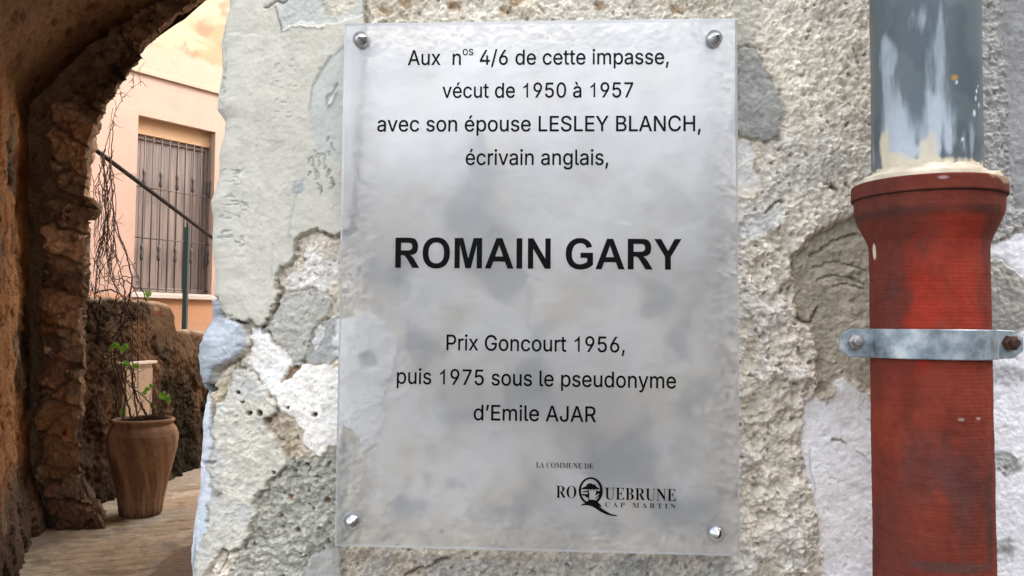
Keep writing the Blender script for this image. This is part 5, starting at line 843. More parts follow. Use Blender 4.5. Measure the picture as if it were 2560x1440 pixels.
    nrm = np.gradient(Is, axis=0); nrm /= np.linalg.norm(nrm, axis=1)[:, None]+1e-9; nrm = np.stack([nrm[:, 1], -nrm[:, 0]], 1)
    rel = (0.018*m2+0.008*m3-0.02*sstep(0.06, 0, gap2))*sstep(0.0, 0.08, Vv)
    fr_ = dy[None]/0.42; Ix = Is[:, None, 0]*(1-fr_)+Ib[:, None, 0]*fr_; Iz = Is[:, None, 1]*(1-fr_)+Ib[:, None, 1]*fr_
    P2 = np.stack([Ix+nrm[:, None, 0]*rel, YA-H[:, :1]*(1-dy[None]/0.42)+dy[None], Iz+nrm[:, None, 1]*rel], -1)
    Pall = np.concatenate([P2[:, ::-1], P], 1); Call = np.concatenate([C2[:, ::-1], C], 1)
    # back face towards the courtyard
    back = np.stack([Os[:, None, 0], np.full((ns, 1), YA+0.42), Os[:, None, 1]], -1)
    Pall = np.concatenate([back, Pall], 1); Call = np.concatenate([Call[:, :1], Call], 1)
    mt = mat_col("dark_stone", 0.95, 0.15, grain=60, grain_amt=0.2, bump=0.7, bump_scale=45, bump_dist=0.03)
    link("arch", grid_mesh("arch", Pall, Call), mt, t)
    # vault and left side wall: the outer curve lofted forward to the street front
    yy = np.r_[np.linspace(0.06, 2.6, 40), np.linspace(2.64, YA+0.14, 154)]
    left = np.interp(yy, [0.0, 2.0, YA], [-2.2, -2.2, Ow[1, 0]]) + 0*yy
    xl0, xr0 = Ow[1, 0], -0.05
    Xn = (Os[:, 0]-xl0)/(xr0-xl0)
    Xv = left[None]+(xr0-left)[None]*Xn[:, None]; Zv = np.repeat(Os[:, 1][:, None], len(yy), 1); Yv = np.repeat(yy[None], ns, 0)
    S = np.r_[0, np.cumsum(np.linalg.norm(np.diff(Os, axis=0), axis=1))]; Sv = np.repeat(S[:, None], len(yy), 1)
    C, n1, n2, n3, gap, wc = stone_tone(Sv*0.9, Yv*0.9+9, 151)
    vault = sstep(2.95, 3.5, Zv+0.1*n2)
    vc = lerpc(np.broadcast_to((0.235, 0.14, 0.075), C.shape), (0.17, 0.092, 0.048), sstep(-0.2, 0.5, n1+0.3*n2))
    sp = worley(Sv*7, Yv*5, 160); vc = lerpc(vc, (0.10, 0.035, 0.018), 0.75*sstep(0.32, 0.15, sp[0]+0.12*n2)*(sp[2] > 0.62)); vc = 0.85*vc*(1+0.25*n3)[..., None]
    C = lerp(C, vc, vault[..., None])
    plaster = sstep(0.4, 0.7, Zv)*(1-vault)*sstep(-0.25, 0.15, fbm(Yv*2.4+3, Zv*1.1, 171, 3)+0.25)
    C = lerpc(C, (0.42, 0.21, 0.085), 0.85*plaster)
    C = lerpc(C, (0.22, 0.07, 0.03), 0.8*plaster*sstep(0.15, 0.5, fbm(Yv*5, Zv*2.6, 172, 4)))
    H = 0.03*n1+0.022*n2*(1-0.6*vault)+0.008*n3-0.02*sstep(0.05, 0, gap)*(1-vault)
    foot = sstep(0.55, 0.0, Zv+0.12*n2)*(Xn[:, None] < 0.4)
    H = H+0.10*foot*(0.5+0.9*wc)
    C = lerpc(C, (0.085, 0.06, 0.04), 0.75*foot)
    inw = np.gradient(Os, axis=0); inw /= np.linalg.norm(inw, axis=1)[:, None]+1e-9
    nx, nz_ = inw[:, 1], -inw[:, 0]
    fade = sstep(YA+0.02, YA-0.10, Yv)
    Hh = H*fade+0.035*sstep(YA-0.4, YA-0.05, Yv)
    P = np.stack([Xv+nx[:, None]*Hh, Yv, Zv+nz_[:, None]*Hh], -1)
    link("vault", grid_mesh("vault", P, C), mt, t)
    # street front over and left of the opening
    bm = bmesh.new()
    box_bm(bm, (-6.0, 0.0, 0.0), (-2.2, 0.5, 5.0)); box_bm(bm, (-2.2, 0.002, 4.0), (-0.265, 0.5, 5.0))
    link("front_wall", bm_mesh("front_wall", bm), mat_noise("front_plaster", (0.38, 0.34, 0.28), (0.52, 0.48, 0.41), 4, 0.9), t)
build_archway()

# ------------------------------------------------------------------ pink house in the courtyard
FA = math.radians(32.8)
FD = np.array([math.sin(FA), math.cos(FA), 0.0]); FN = np.array([FD[1], -FD[0], 0.0]); FU = np.array([0, 0, 1.0])
FP = at_y(335, 735, 8.7); FP[2] = 0.0
RF = np.stack([FD, -FN, FU], 1)                  # local x along the facade, y into the wall, z up
def fac(px, py, depth=0.0):
    p = on_plane(px, py, FP-FN*depth, FN)-FP; return float(p@FD), float(p[2])
def build_house():
    t = thing("pink_house", "bright peach pink house behind the archway with a barred window", "house", tuple(FP))
    s0, zb = fac(334, 733); _, zt = fac(345, 288); s1, _ = fac(539, 330); sb1 = s1
    zt = (fac(345, 288)[1]+fac(539, 329)[1])/2
    s0 = (fac(345, 288)[0]+fac(334, 733)[0])/2
    DP = 0.17                                        # depth of the reveal
    # wall sheet with a hole: rows and columns of a grid, opening cells skipped, reveals added
    xs = np.unique(np.r_[np.linspace(-2.5, s0, 60), np.linspace(s0, s1, 40), np.linspace(s1, 6.0, 90)]); zs_ = np.unique(np.r_[np.linspace(-0.1, zb, 50), np.linspace(zb, zt, 60), np.linspace(zt, 8.5, 130)])
    Xg, Zg = np.meshgrid(xs, zs_)
    n1 = fbm(Xg*1.3, Zg*1.3, 201, 4); n2 = fbm(Xg*6, Zg*6, 202, 4); n3 = fbm(Xg*30, Zg*30, 203, 3)
    zc = (fac(345, 180)[1]+fac(555, 235)[1])/2
    C = np.empty(Xg.shape+(3,)); C[:] = (0.37, 0.238, 0.184)
    C = lerpc(C, (0.37, 0.256, 0.201), 0.8*sstep(zt-0.5, zt+0.5, Zg+0.25*Xg+0.1*n1))
    C = lerpc(C, (0.367, 0.274, 0.202), 0.85*sstep(zc-0.02, zc+0.02, Zg))
    zo = fac(520, 145)[1]
    old = sstep(zo-0.04, zo+0.05, Zg+0.07*n2+0.08*n1+0.14*sstep(0.0, 0.5, 0.45-Xg))
    C = lerpc(C, (0.324, 0.212, 0.126), old); C = lerpc(C, (0.396, 0.295, 0.194), old*sstep(-0.1, 0.5, fbm(Xg*1.1+7, Zg*4, 204, 4)))
    C = lerpc(C, (0.259, 0.144, 0.094), 0.75*old*sstep(0.25, 0.7, fbm(Xg*5, Zg*5, 205, 4)))
    zl = fac(540, 744)[1]
    plinth = sstep(zl+0.005, zl-0.005, Zg); C = lerpc(C, (0.374, 0.194, 0.108), plinth)
    z2 = fac(500, 812)[1]; C = lerpc(C, (0.382, 0.216, 0.130), plinth*sstep(z2+0.004, z2-0.004, Zg+0.03*Xg))
    C = C*(1+0.03*n2+0.03*n3+0.03*n1)[..., None]
    nz, nx = Xg.shape
    V = [tuple(RF@np.array([x, 0.0015*a, z])+FP) for x, z, a in zip(Xg.ravel(), Zg.ravel(), n2.ravel())]
    F = []
    for i in range(nz-1):
        zc_ = (zs_[i]+zs_[i+1])/2
        for j in range(nx-1):
            xc_ = (xs[j]+xs[j+1])/2
            if s0 < xc_ < s1 and zb < zc_ < zt: continue
            F.append((i*nx+j, i*nx+j+1, (i+1)*nx+j+1, (i+1)*nx+j))
    Cl = list(C.reshape(-1, 3))
    def quad(a, b, c, d, col):
        k = len(V)
        for p in (a, b, c, d): V.append(tuple(RF@np.array(p, float)+FP)); Cl.append(np.array(col))
        F.append((k, k+1, k+2, k+3))
    rc = (0.403, 0.288, 0.216)
    quad((s0, 0, zb), (s0, DP, zb), (s0, DP, zt), (s0, 0, zt), rc); quad((s1, 0, zb), (s1, 0, zt), (s1, DP, zt), (s1, DP, zb), rc)
    quad((s0, 0, zt), (s0, DP, zt), (s1, DP, zt), (s1, 0, zt), rc); quad((s0, 0, zb), (s1, 0, zb), (s1, DP, zb), (s0, DP, zb), rc)
    link("wall", raw_mesh("wall", V, F, np.array(Cl), sm=False), mat_col("peach_plaster", 0.9, 0.2, grain=30, grain_amt=0.04, bump=0.15, bump_scale=60, bump_dist=0.004), t)
    bm = bmesh.new(); box_bm(bm, (-2.5, -0.035, zc-0.015), (6.0, -0.001, zc+0.05), 0.008, RF, FP)
    link("string_course", bm_mesh("string_course", bm), mat_noise("pale_peach", (0.353, 0.256, 0.187), (0.360, 0.274, 0.205), 5, 0.9), t)
    # back and sides so that the house is a volume
    bm = bmesh.new(); box_bm(bm, (-2.5, 0.5, 0.0), (6.0, 4.0, 8.5), 0, RF, FP)
    link("house_body", bm_mesh("house_body", bm), mat_noise("peach_side", (0.504, 0.346, 0.245), (0.562, 0.396, 0.288), 3, 0.9), t)
    w = bpy.data.objects.new("window", None); COL.objects.link(w); w.parent = t; w.location = tuple(RF@np.array([s0, 0.0, zb]))
    # plaster lintel band inside the reveal, frame, two boarded shutters
    zi = fac(430, 343, DP-0.03)[1]
    zi = zt-0.20
    bm = bmesh.new(); box_bm(bm, (s0+0.002, DP-0.06, zi), (s1-0.002, DP+0.02, zt-0.002), 0.004, RF, FP)
    link("lintel", bm_mesh("lintel", bm), mat_noise("ochre_plaster", (0.403, 0.245, 0.130), (0.432, 0.266, 0.151), 6, 0.9), w)
    fr = mat_noise("shutter_frame", (0.194, 0.144, 0.119), (0.238, 0.180, 0.144), 12, 0.6)
    bm = bmesh.new(); y0, y1 = DP-0.02, DP+0.03
    sh0, sh1 = s0+0.012, s1-0.012
    for lo, hi in [((sh0, y0, zb+0.03), (sh0+0.035, y1, zi-0.002)), ((sh1-0.035, y0, zb+0.03), (sh1, y1, zi-0.002)), ((sh0+0.036, y0, zi-0.05), (sh1-0.036, y1, zi-0.003)), ((sh0+0.036, y0, zb+0.031), (sh1-0.036, y1, zb+0.09))]:
        box_bm(bm, lo, hi, 0.004, RF, FP)
    link("frame", bm_mesh("frame", bm), fr, w)
    m, n, l, b = new_mat("shutter_wood")
    tc = n.new("ShaderNodeTexCoord"); mp = n.new("ShaderNodeMapping"); mp.inputs['Scale'].default_value = (9, 9, 0.6); l.new(tc.outputs['Object'], mp.inputs[0])
    nz_ = n.new("ShaderNodeTexNoise"); nz_.inputs['Scale'].default_value = 2.0; nz_.inputs['Detail'].default_value = 5; l.new(mp.outputs[0], nz_.inputs[0])
    cr = n.new("ShaderNodeValToRGB"); cr.color_ramp.elements[0].position = 0.3; cr.color_ramp.elements[0].color = (0.13, 0.098, 0.085, 1); cr.color_ramp.elements[1].position = 0.7; cr.color_ramp.elements[1].color = (0.25, 0.182, 0.15, 1)
    l.new(nz_.outputs[0], cr.inputs[0]); l.new(cr.outputs[0], b.inputs['Base Color']); b.inputs['Roughness'].default_value = 0.65
    mid = s0+(s1-s0)*0.60
    for a, c in [(sh0+0.037, mid-0.012), (mid+0.012, sh1-0.037)]:
        bm = bmesh.new(); k = max(2, int(round((c-a)/0.085))); wd = (c-a)/k
        for i in range(k): box_bm(bm, (a+i*wd+0.0015, DP+0.004, zb+0.091), (a+(i+1)*wd-0.0015, DP+0.028, zi-0.051), 0.003, RF, FP)
        link("shutter", bm_mesh("shutter", bm), m, w)
    bm = bmesh.new(); box_bm(bm, (mid-0.011, DP-0.004, zb+0.091), (mid+0.011, DP+0.03, zi-0.051), 0.003, RF, FP)
    link("centre_strip", bm_mesh("centre_strip", bm), mat_noise("pale_wood", (0.360, 0.266, 0.209), (0.418, 0.317, 0.252), 10, 0.6), w)
    # grille: plain uprights, every second one with two collars, cross bars
    V, F = [], []
    nb = 10; yb = 0.085
    for i in range(nb):
        x = s0+0.03+(s1-s0-0.06)*i/(nb-1)
        tube_data([RF@np.array([x, yb, zz_])+FP for zz_ in (zb+0.035, (zb+zi)/2, zi+0.002)], 0.0085, 6, V, F)
        if i % 2 == 1:
            for zz_ in (zb+(zi-zb)*0.26, zb+(zi-zb)*0.73):
                tube_data([RF@np.array([x, yb, zz_+d])+FP for d in (-0.10, -0.085, -0.05, 0.0, 0.05, 0.085, 0.10)], [0.009, 0.021, 0.024, 0.014, 0.024, 0.021, 0.009], 6, V, F)
    for fz in (0.022, 0.338, 0.655):
        zz_ = zb+(zi-zb)*fz+0.02
        tube_data([RF@np.array([x, yb-0.012, zz_])+FP for x in (s0+0.002, (s0+s1)/2, s1-0.002)], 0.0075, 6, V, F)
    link("grille", raw_mesh("grille", V, F), mat_simple("iron_bars", (0.061, 0.045, 0.040), 0.55, 0.2), w)
    bm = bmesh.new(); box_bm(bm, (s0-0.05, -0.05, zb-0.05), (s1+0.06, -0.002, zb+0.004), 0.006, RF, FP); box_bm(bm, (s0+0.003, -0.0015, zb-0.04), (s1-0.003, DP-0.022, zb+0.02), 0.003, RF, FP)
    link("sill", bm_mesh("sill", bm), mat_noise("sill_stone", (0.403, 0.331, 0.288), (0.446, 0.382, 0.338), 14, 0.7), w)
build_house()

# ------------------------------------------------------------------ low rough stone wall along the left of the alley
XW = -3.93
def build_low_wall():
    prof = [at_x(a, b, XW)[1:] for a, b in [(262, 748), (300, 743), (345, 747), (380, 754), (410, 756), (428, 762), (436, 775), (440, 800), (446, 818), (458, 824), (480, 825), (505, 828), (530, 829)]]
    prof = np.array(prof)
    ty = np.r_[YA+0.2, prof[:, 0], 9.7]; tz = np.r_[prof[0, 1], prof[:, 1], prof[-1, 1]]
    ys = np.linspace(YA+0.2, 9.7, 330); k = np.linspace(0, 1, 170)
    top = np.interp(ys, ty, tz); top = top+0.012*fbm(ys*9, ys*0, 221, 3)
    Yg = np.repeat(ys[None], len(k), 0); Zg = k[:, None]*top[None]
    n1 = fbm(Yg*2, Zg*2, 231, 4); n2 = fbm(Yg*7, Zg*7, 232, 4); n3 = fbm(Yg*30, Zg*30, 233, 3); w1, w2, wc = worley(Yg*4.2+0.25*n2, Zg*5.5+0.25*n2, 234)
    gap = sstep(0.10, 0.0, w2-w1)*sstep(-0.1, 0.5, fbm(Yg*1.7, Zg*1.7, 238, 3))
    C = np.empty(Yg.shape+(3,)); C[:] = (0.165, 0.098, 0.058)
    C = lerpc(C, (0.27, 0.165, 0.098), sstep(0.0, 0.6, n1+0.4*n2)); C = lerpc(C, (0.085, 0.053, 0.033), sstep(0.05, 0.6, -n1+0.4*n2))
    C = lerpc(C, (0.06, 0.04, 0.028), 0.75*gap)
    C = lerpc(C, (0.36, 0.20, 0.12), 0.75*sstep(0.86, 0.93, wc))
    moss = sstep(6.9, 7.3, Yg)*sstep(1.5, 1.0, Zg+0.25*n1)*sstep(-0.2, 0.3, fbm(Yg*3.3, Zg*1.5, 236, 4)+0.15)
    C = lerpc(C, (0.040, 0.036, 0.016), 0.88*moss)
    # plastered upper end of the wall, with the small red and white waymark
    pl = sstep(1.28, 1.42, Zg+0.08*n2)*sstep(6.9, 7.05, Yg+0.1*n2)
    C = lerpc(C, (0.27, 0.175, 0.108), 0.75*pl)
    wm = at_x(395, 783, XW); C = lerpc(C, (0.42, 0.07, 0.045), 0.75*sstep(0.010, -0.008, np.maximum(abs(Yg-wm[1])-0.050, abs(Zg-wm[2])-0.018)+0.016*n3+0.008*n2))
    wm = at_x(393, 772, XW); C = lerpc(C, (0.55, 0.42, 0.32), 0.9*sstep(0.004, -0.004, np.maximum(abs(Yg-wm[1])-0.055, abs(Zg-wm[2])-0.016)+0.010*n3))
    C = C*(1+0.20*n3+0.1*n2)[..., None]*np.array([0.36, 0.315, 0.25])
    C = lerpc(C, (0.42, 0.29, 0.20), 0.5*sstep(0.975, 0.998, np.repeat(k[:, None], len(ys), 1)))
    near = sstep(YA+0.2, YA+0.35, Yg)
    H = (0.035*n1+0.026*n2+0.012*n3-0.035*gap+0.018*(wc-0.5))*(1-0.7*pl)*sstep(1.0, 0.97, k)[:, None]
    round_ = 0.05*(1-np.sqrt(np.clip(1-sstep(0.93, 1.0, k)**2, 0, 1)))[:, None]
    Xg = XW+H-round_
    P = np.stack([Xg, Yg, Zg], -1)
    thick = np.array([-0.02, -0.12, -0.25, -0.36])
    cap = np.stack([np.stack([XW-0.05+d+0*ys, ys, top+0.006*fbm(ys*14, ys*0+d*20, 241, 3)], -1) for d in thick], 0)
    bk = np.stack([XW-0.44+0*ys, ys, 0*ys], -1)[None]
    P = np.concatenate([P, cap, bk], 0); capc = lerpc(np.broadcast_to((0.40, 0.29, 0.20), (4, len(ys), 3)), (0.22, 0.15, 0.10), sstep(-0.1, 0.4, np.stack([fbm(ys*6, ys*0+i, 243, 3) for i in range(4)])))
    C = np.concatenate([C, capc, C[-1:]], 0)
    o = link("stone_wall", grid_mesh("stone_wall", P, C), mat_col("rubble_stone", 0.95, 0.15, grain=60, grain_amt=0.2, bump=0.5, bump_scale=80, bump_dist=0.012))
    tag(o, "low mossy rubble wall with a stepped top and a red waymark, behind the terracotta jar", "wall")
build_low_wall()

# ------------------------------------------------------------------ handrail on the low wall
def build_handrail():
    XR = XW-0.2
    a, b = at_x(238, 374, XR), at_x(552, 610, XR); d = b-a
    t = thing("handrail", "dark green metal handrail sloping down across the window", "handrail", tuple((a+b)/2))
    V, F = tube_data([a-d*0.03, a, (a+b)/2, b, b+d*0.2], 0.021, 14)
    link("rail", raw_mesh("rail", V, F), mat_simple("black_green_paint", (0.005, 0.006, 0.005), 0.45, 0.0, 0.08), t)
    pt = at_x(466, 545, XR); pb = at_x(464, 826, XR)
    R = 0.024
    bm = bmesh.new(); x, y = (pt[0]+pb[0])/2, (pt[1]+pb[1])/2
    box_bm(bm, (x-R, y-R, 1.40), (x+R, y+R, pt[2]-0.10), 0.004)
    p = link("post", bm_mesh("post", bm), mat_simple("green_paint", (0.006, 0.020, 0.014), 0.5, 0.0, 0.35), t)
    V, F = tube_data([(x, y, pt[2]-0.12), (x, y, pt[2]-0.01)], 0.010, 10)
    link("bracket", raw_mesh("bracket", V, F), mat_simple("black_bracket", (0.012, 0.014, 0.013), 0.4, 0.3), t)
build_handrail()

# ------------------------------------------------------------------ utility box on the low wall
def build_box():
    p0 = at_x(314, 915, XW+0.09); p1 = at_x(385, 905, XW+0.09); pb = at_x(350, 1075, XW+0.09)
    zt = (p0[2]+p1[2])/2; y0, y1 = p0[1], p1[1]; zb = pb[2]-0.10
    t = thing("utility_box", "beige metal utility box fixed to the rubble wall behind the jar", "utility box", (XW, (y0+y1)/2, zb))
    mt = mat_noise("beige_paint", (0.40, 0.26, 0.155), (0.47, 0.32, 0.20), 7, 0.6)
    bm = bmesh.new(); box_bm(bm, (XW-0.08, y0, zb), (XW+0.075, y1, zt-0.005), 0.008); link("body", bm_mesh("body", bm), mt, t)
    bm = bmesh.new(); box_bm(bm, (XW+0.0755, y0+0.02, zb+0.02), (XW+0.092, y1-0.02, zt-0.045), 0.006); link("door", bm_mesh("door", bm), mt, t)
    bm = bmesh.new(); box_bm(bm, (XW-0.08, y0-0.012, zt-0.0045), (XW+0.115, y1+0.02, zt+0.022), 0.006)
    link("lid", bm_mesh("lid", bm), mat_noise("pale_lid", (0.60, 0.48, 0.37), (0.70, 0.58, 0.47), 9, 0.6), t)
build_box()

# ------------------------------------------------------------------ terracotta jar with earth in it
JC = np.array([-3.445, 5.95, 0.0])
def build_jar():
    t = thing("terracotta_jar", "large terracotta jar with a rolled rim standing against the rubble wall", "jar", tuple(JC))
    prof = [(0.0, 0.0), (0.155, 0.0), (0.165, 0.012), (0.170, 0.05), (0.186, 0.16), (0.212, 0.30), (0.244, 0.43), (0.268, 0.545), (0.277, 0.615), (0.275, 0.665), (0.262, 0.705), (0.240, 0.735), (0.228, 0.747), (0.236, 0.756), (0.246, 0.768), (0.247, 0.782), (0.238, 0.792), (0.224, 0.792), (0.212, 0.782), (0.208, 0.755), (0.205, 0.70)]
    pr = resample(prof, 190); na = 180; aa = np.linspace(0, 2*math.pi, na)
    A, Zg = np.meshgrid(aa, pr[:, 1]); Rb = np.repeat(pr[:, 0][:, None], na, 1)
    u, v = np.cos(A)*2, np.sin(A)*2
    n1 = fbm(u*1.6+Zg*2, v*1.6+Zg*3, 261, 4); n2 = fbm(u*6+Zg*9, v*6-Zg*8, 262, 4); n3 = fbm(u*20+Zg*30, v*20-Zg*25, 263, 3); turn = fbm(Zg*26, Zg*0+n1*0.3, 264, 3)
    C = np.empty(A.shape+(3,)); C[:] = (0.31, 0.172, 0.097)
    C = lerpc(C, (0.39, 0.23, 0.135), sstep(0.0, 0.5, n1+0.4*turn)); C = lerpc(C, (0.22, 0.115, 0.065), sstep(0.0, 0.6, -n1+0.4*turn))
    C = lerpc(C, (0.44, 0.35, 0.27), 0.7*sstep(0.34, 0.02, Zg+0.10*n2)*sstep(-0.1, 0.5, fbm(u*5, v*5+Zg*1.2, 265, 4)))
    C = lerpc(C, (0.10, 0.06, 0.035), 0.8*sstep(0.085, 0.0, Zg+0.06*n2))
    # side towards the wall: its shade painted into the clay colour
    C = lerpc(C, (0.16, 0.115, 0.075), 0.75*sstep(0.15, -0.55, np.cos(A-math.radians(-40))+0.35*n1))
    C = C*(1+0.08*n2+0.08*n3)[..., None]
    Rb = Rb*(1+0.006*n1)+0.0016*turn*(Rb > 0.1)
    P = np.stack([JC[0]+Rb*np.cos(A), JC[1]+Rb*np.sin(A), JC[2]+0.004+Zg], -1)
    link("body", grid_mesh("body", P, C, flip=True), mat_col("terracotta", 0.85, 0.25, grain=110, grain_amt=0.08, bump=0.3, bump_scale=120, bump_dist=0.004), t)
    xs = np.linspace(0.002, 0.2075, 24); A, Rr = np.meshgrid(np.linspace(0, 2*math.pi, 90), xs)
    hx = 0.715+0.05*(1-(Rr/0.21)**2)+0.018*fbm(Rr*np.cos(A)*26, Rr*np.sin(A)*26, 271, 3)
    P = np.stack([JC[0]+Rr*np.cos(A), JC[1]+Rr*np.sin(A), hx], -1)
    Cc = lerpc(np.broadcast_to((0.05, 0.03, 0.018), P.shape), (0.13, 0.075, 0.042), sstep(-0.1, 0.5, fbm(Rr*np.cos(A)*30, Rr*np.sin(A)*30, 273, 3)))
    link("soil", grid_mesh("soil", P, Cc), mat_col("potting_soil", 0.98, 0.1, grain=200, bump=0.6, bump_scale=150, bump_dist=0.01), t)
build_jar()

# ------------------------------------------------------------------ bare climbing plant rooted in the jar
def build_vine():
    rnd = random.Random(11)
    t = thing("climbing_plant", "nearly bare climbing plant with a few green leaves rooted in the terracotta jar", "plant", (JC[0], JC[1], 0.74))
    V, F = [], []
    def vp(px, py, Y): return at_y(px, py, Y)
    def stem(pts, r0, r1, Y0, Y1=None, jit=3.0, sub=5):
        Y1 = Y0 if Y1 is None else Y1; P = []
        pts = np.array(pts, float); q = resample(pts, max(4, int(len(pts)*sub)))
        for i, (a, b) in enumerate(q):
            f = i/(len(q)-1)
            P.append(vp(a+rnd.uniform(-jit, jit)*0.5, b+rnd.uniform(-jit, jit)*0.5, Y0+(Y1-Y0)*f+rnd.uniform(-0.012, 0.012)))
        tube_data(P, list(np.linspace(r0, r1, len(P))*(0.85 if r0 > 0.0045 else 1.15)), 5, V, F); return q
    Y = 6.02
    mains = []
    # long stems from the jar up the wall
    mains.append(stem([(330, 1052), (318, 1000), (300, 950), (285, 890), (296, 840), (315, 790), (327, 730), (330, 690), (318, 640), (300, 590), (285, 540), (279, 480), (276, 420), (280, 360), (283, 300)], 0.011, 0.005, Y, 6.3))
    mains.append(stem([(300, 1050), (285, 985), (262, 930), (238, 880), (222, 850), (224, 800), (236, 750), (240, 700), (243, 650), (258, 600), (264, 540), (262, 480), (258, 420), (256, 385)], 0.010, 0.005, Y, 6.25))
    mains.append(stem([(372, 1045), (345, 1000), (330, 960), (332, 930), (318, 900), (296, 878), (262, 880), (232, 868), (220, 848)], 0.010, 0.006, Y, 6.15))
    mains.append(stem([(345, 1050), (335, 990), (330, 940), (322, 915)], 0.009, 0.006, Y, 6.1))
    mains.append(stem([(388, 1040), (375, 1005), (340, 975), (305, 948), (292, 918)], 0.007, 0.004, Y, 6.1))
    mains.append(stem([(256, 390), (262, 430), (268, 480), (272, 540), (268, 590), (266, 640), (276, 690), (300, 735), (330, 755)], 0.008, 0.005, 6.25))
    mains.append(stem([(236, 735), (250, 727), (280, 724), (300, 735), (315, 755), (330, 785), (312, 805), (300, 840)], 0.009, 0.006, 6.2))
    mains.append(stem([(300, 840), (318, 780), (308, 700), (290, 640), (284, 580), (290, 520), (285, 450), (272, 380), (275, 320), (282, 270)], 0.006, 0.003, 6.25))
    mains.append(stem([(258, 395), (268, 350), (280, 310), (290, 275), (305, 250), (320, 230), (333, 219), (352, 204)], 0.005, 0.002, 6.3))
    mains.append(stem([(333, 219), (332, 195), (336, 178)], 0.003, 0.0015, 6.3)); mains.append(stem([(352, 204), (347, 186), (344, 176)], 0.002, 0.001, 6.3)); mains.append(stem([(305, 255), (303, 240), (302, 228)], 0.003, 0.0015, 6.3))
    mains.append(stem([(262, 500), (240, 470), (232, 450)], 0.004, 0.002, 6.2)); mains.append(stem([(280, 560), (300, 600), (318, 640), (330, 660), (345, 690), (355, 720), (370, 760)], 0.004, 0.002, 6.2, 6.4)); mains.append(stem([(280, 440), (300, 434), (318, 432)], 0.003, 0.0015, 6.3))
    mains.append(stem([(240, 700), (262, 660), (285, 640), (300, 655)], 0.004, 0.002, 6.2)); mains.append(stem([(236, 650), (262, 700), (290, 715), (318, 700)], 0.004, 0.002, 6.2))
    mains.append(stem([(243, 1050), (240, 1010), (258, 1040), (280, 1060), (300, 1062)], 0.007, 0.003, 6.0)); mains.append(stem([(355, 795), (365, 750), (352, 715)], 0.003, 0.002, 6.3))
    # twisted bundle by the arch and loose twigs
    for k in range(46):
        a = rnd.choice([250, 258, 264, 270, 276, 283]); b = rnd.uniform(370, 620); pts = [(a, b)]
        for s in range(rnd.randint(3, 6)): a += rnd.uniform(-15, 15); b += rnd.uniform(18, 44); a = min(max(a, 234), 308); pts.append((a, b))
        stem(pts, 0.0035, 0.0016, 6.25, 6.3, 4, 3)
    for k in range(80):
        q = mains[rnd.randrange(len(mains))]; a, b = q[rnd.randrange(len(q))]; dx, dy = rnd.uniform(-34, 34), rnd.uniform(-46, 20)
        stem([(a, b), (a+dx*0.4+rnd.uniform(-5, 5), b+dy*0.5), (a+dx, b+dy)], 0.0028, 0.0012, 6.15, 6.2, 3, 3)
    for k in range(44):                                # tangle between the arch and the box
        a = rnd.uniform(226, 330); b = rnd.uniform(690, 960); pts = [(a, b)]; an = rnd.uniform(0, 6.28)
        for s in range(rnd.randint(4, 7)): an += rnd.uniform(-0.7, 0.7); a = min(max(a+math.cos(an)*20, 222), 345); b += math.sin(an)*26+9; pts.append((a, b))
        stem(pts, 0.0045, 0.002, 6.08, 6.16, 4, 3)
    for k in range(16):                                # short twigs standing in the pot
        a = rnd.uniform(300, 405); b = 1050-(a-300)*0.10; dx = rnd.uniform(-35, 35)
        stem([(a, b), (a+dx*0.5, b-rnd.uniform(20, 40)), (a+dx, b-rnd.uniform(40, 85))], 0.003, 0.0012, 5.94, 5.98, 4, 3)
    for k in range(40):                                # dead stalks lying on the earth
        a = rnd.uniform(285, 410); b = 1058-(a-285)*0.16
        stem([(a, b+2), (a+rnd.uniform(-16, 16), b-rnd.uniform(0, 9)), (a+rnd.uniform(-26, 26), b+rnd.uniform(-6, 4))], 0.004, 0.0015, 5.86, 5.9, 3, 3)
    link("stems", raw_mesh("stems", V, F), mat_noise("vine_bark", (0.035, 0.018, 0.012), (0.12, 0.07, 0.05), 40, 0.9), t)
    V, F = [], []
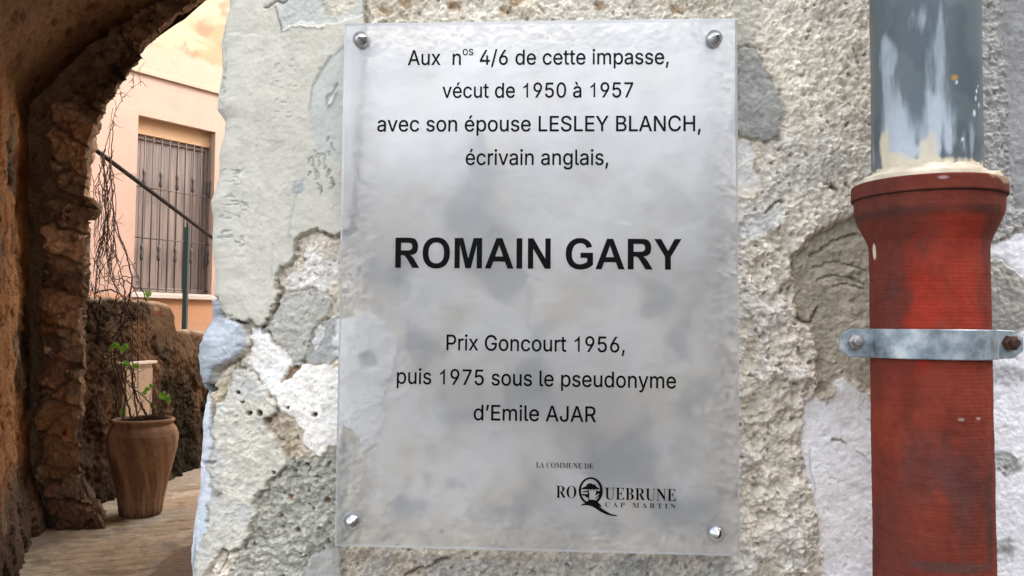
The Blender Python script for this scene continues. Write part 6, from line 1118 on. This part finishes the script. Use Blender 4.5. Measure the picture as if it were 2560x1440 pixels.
    def leaf(px, py, size, Y):
        c = vp(px, py, Y); nrm = np.array([rnd.uniform(-0.5, 0.5), -1, rnd.uniform(0.0, 0.9)]); nrm /= np.linalg.norm(nrm)
        ax = np.cross(nrm, (rnd.uniform(-1, 1), 0.2, rnd.uniform(-1, 1))); ax /= np.linalg.norm(ax); ay = np.cross(nrm, ax)
        lob = [(0, -0.5), (0.28, -0.52), (0.52, -0.20), (0.36, -0.06), (0.55, 0.22), (0.26, 0.20), (0.0, 0.62), (-0.26, 0.20), (-0.55, 0.22), (-0.36, -0.06), (-0.52, -0.20), (-0.28, -0.52)]
        k = len(V); V.append(tuple(c+nrm*size*0.10))
        for x, y in lob: V.append(tuple(c+ax*x*size+ay*y*size-nrm*size*0.18*abs(x)))
        for i in range(12): F.append((k, k+1+i, k+1+(i+1) % 12))
    for px, py, s in [(281, 866, 0.05), (290, 862, 0.045), (276, 868, 0.035), (307, 870, 0.05), (315, 866, 0.045), (303, 878, 0.035), (313, 908, 0.04), (320, 912, 0.03), (338, 913, 0.04), (344, 917, 0.03), (364, 975, 0.045), (360, 982, 0.035), (378, 965, 0.035), (372, 972, 0.025),
                      (404, 990, 0.05), (416, 994, 0.055), (421, 1001, 0.04), (408, 983, 0.035), (307, 1030, 0.05), (306, 1022, 0.03), (298, 1050, 0.025), (370, 736, 0.05), (371, 746, 0.03), (366, 728, 0.025), (386, 1018, 0.025)]:
        leaf(px, py, s*1.15, 6.0 if py > 860 else 6.3)
    m, n, l, b = new_mat("young_leaf")
    b.inputs['Base Color'].default_value = (0.13, 0.30, 0.03, 1); b.inputs['Roughness'].default_value = 0.5
    tl = n.new("ShaderNodeBsdfTranslucent"); tl.inputs[0].default_value = (0.22, 0.46, 0.05, 1); ad = n.new("ShaderNodeMixShader"); ad.inputs[0].default_value = 0.4
    l.new(b.outputs[0], ad.inputs[1]); l.new(tl.outputs[0], ad.inputs[2]); l.new(ad.outputs[0], n["Material Output"].inputs[0])
    link("leaves", raw_mesh("leaves", V, F, sm=False), m, t)
build_vine()
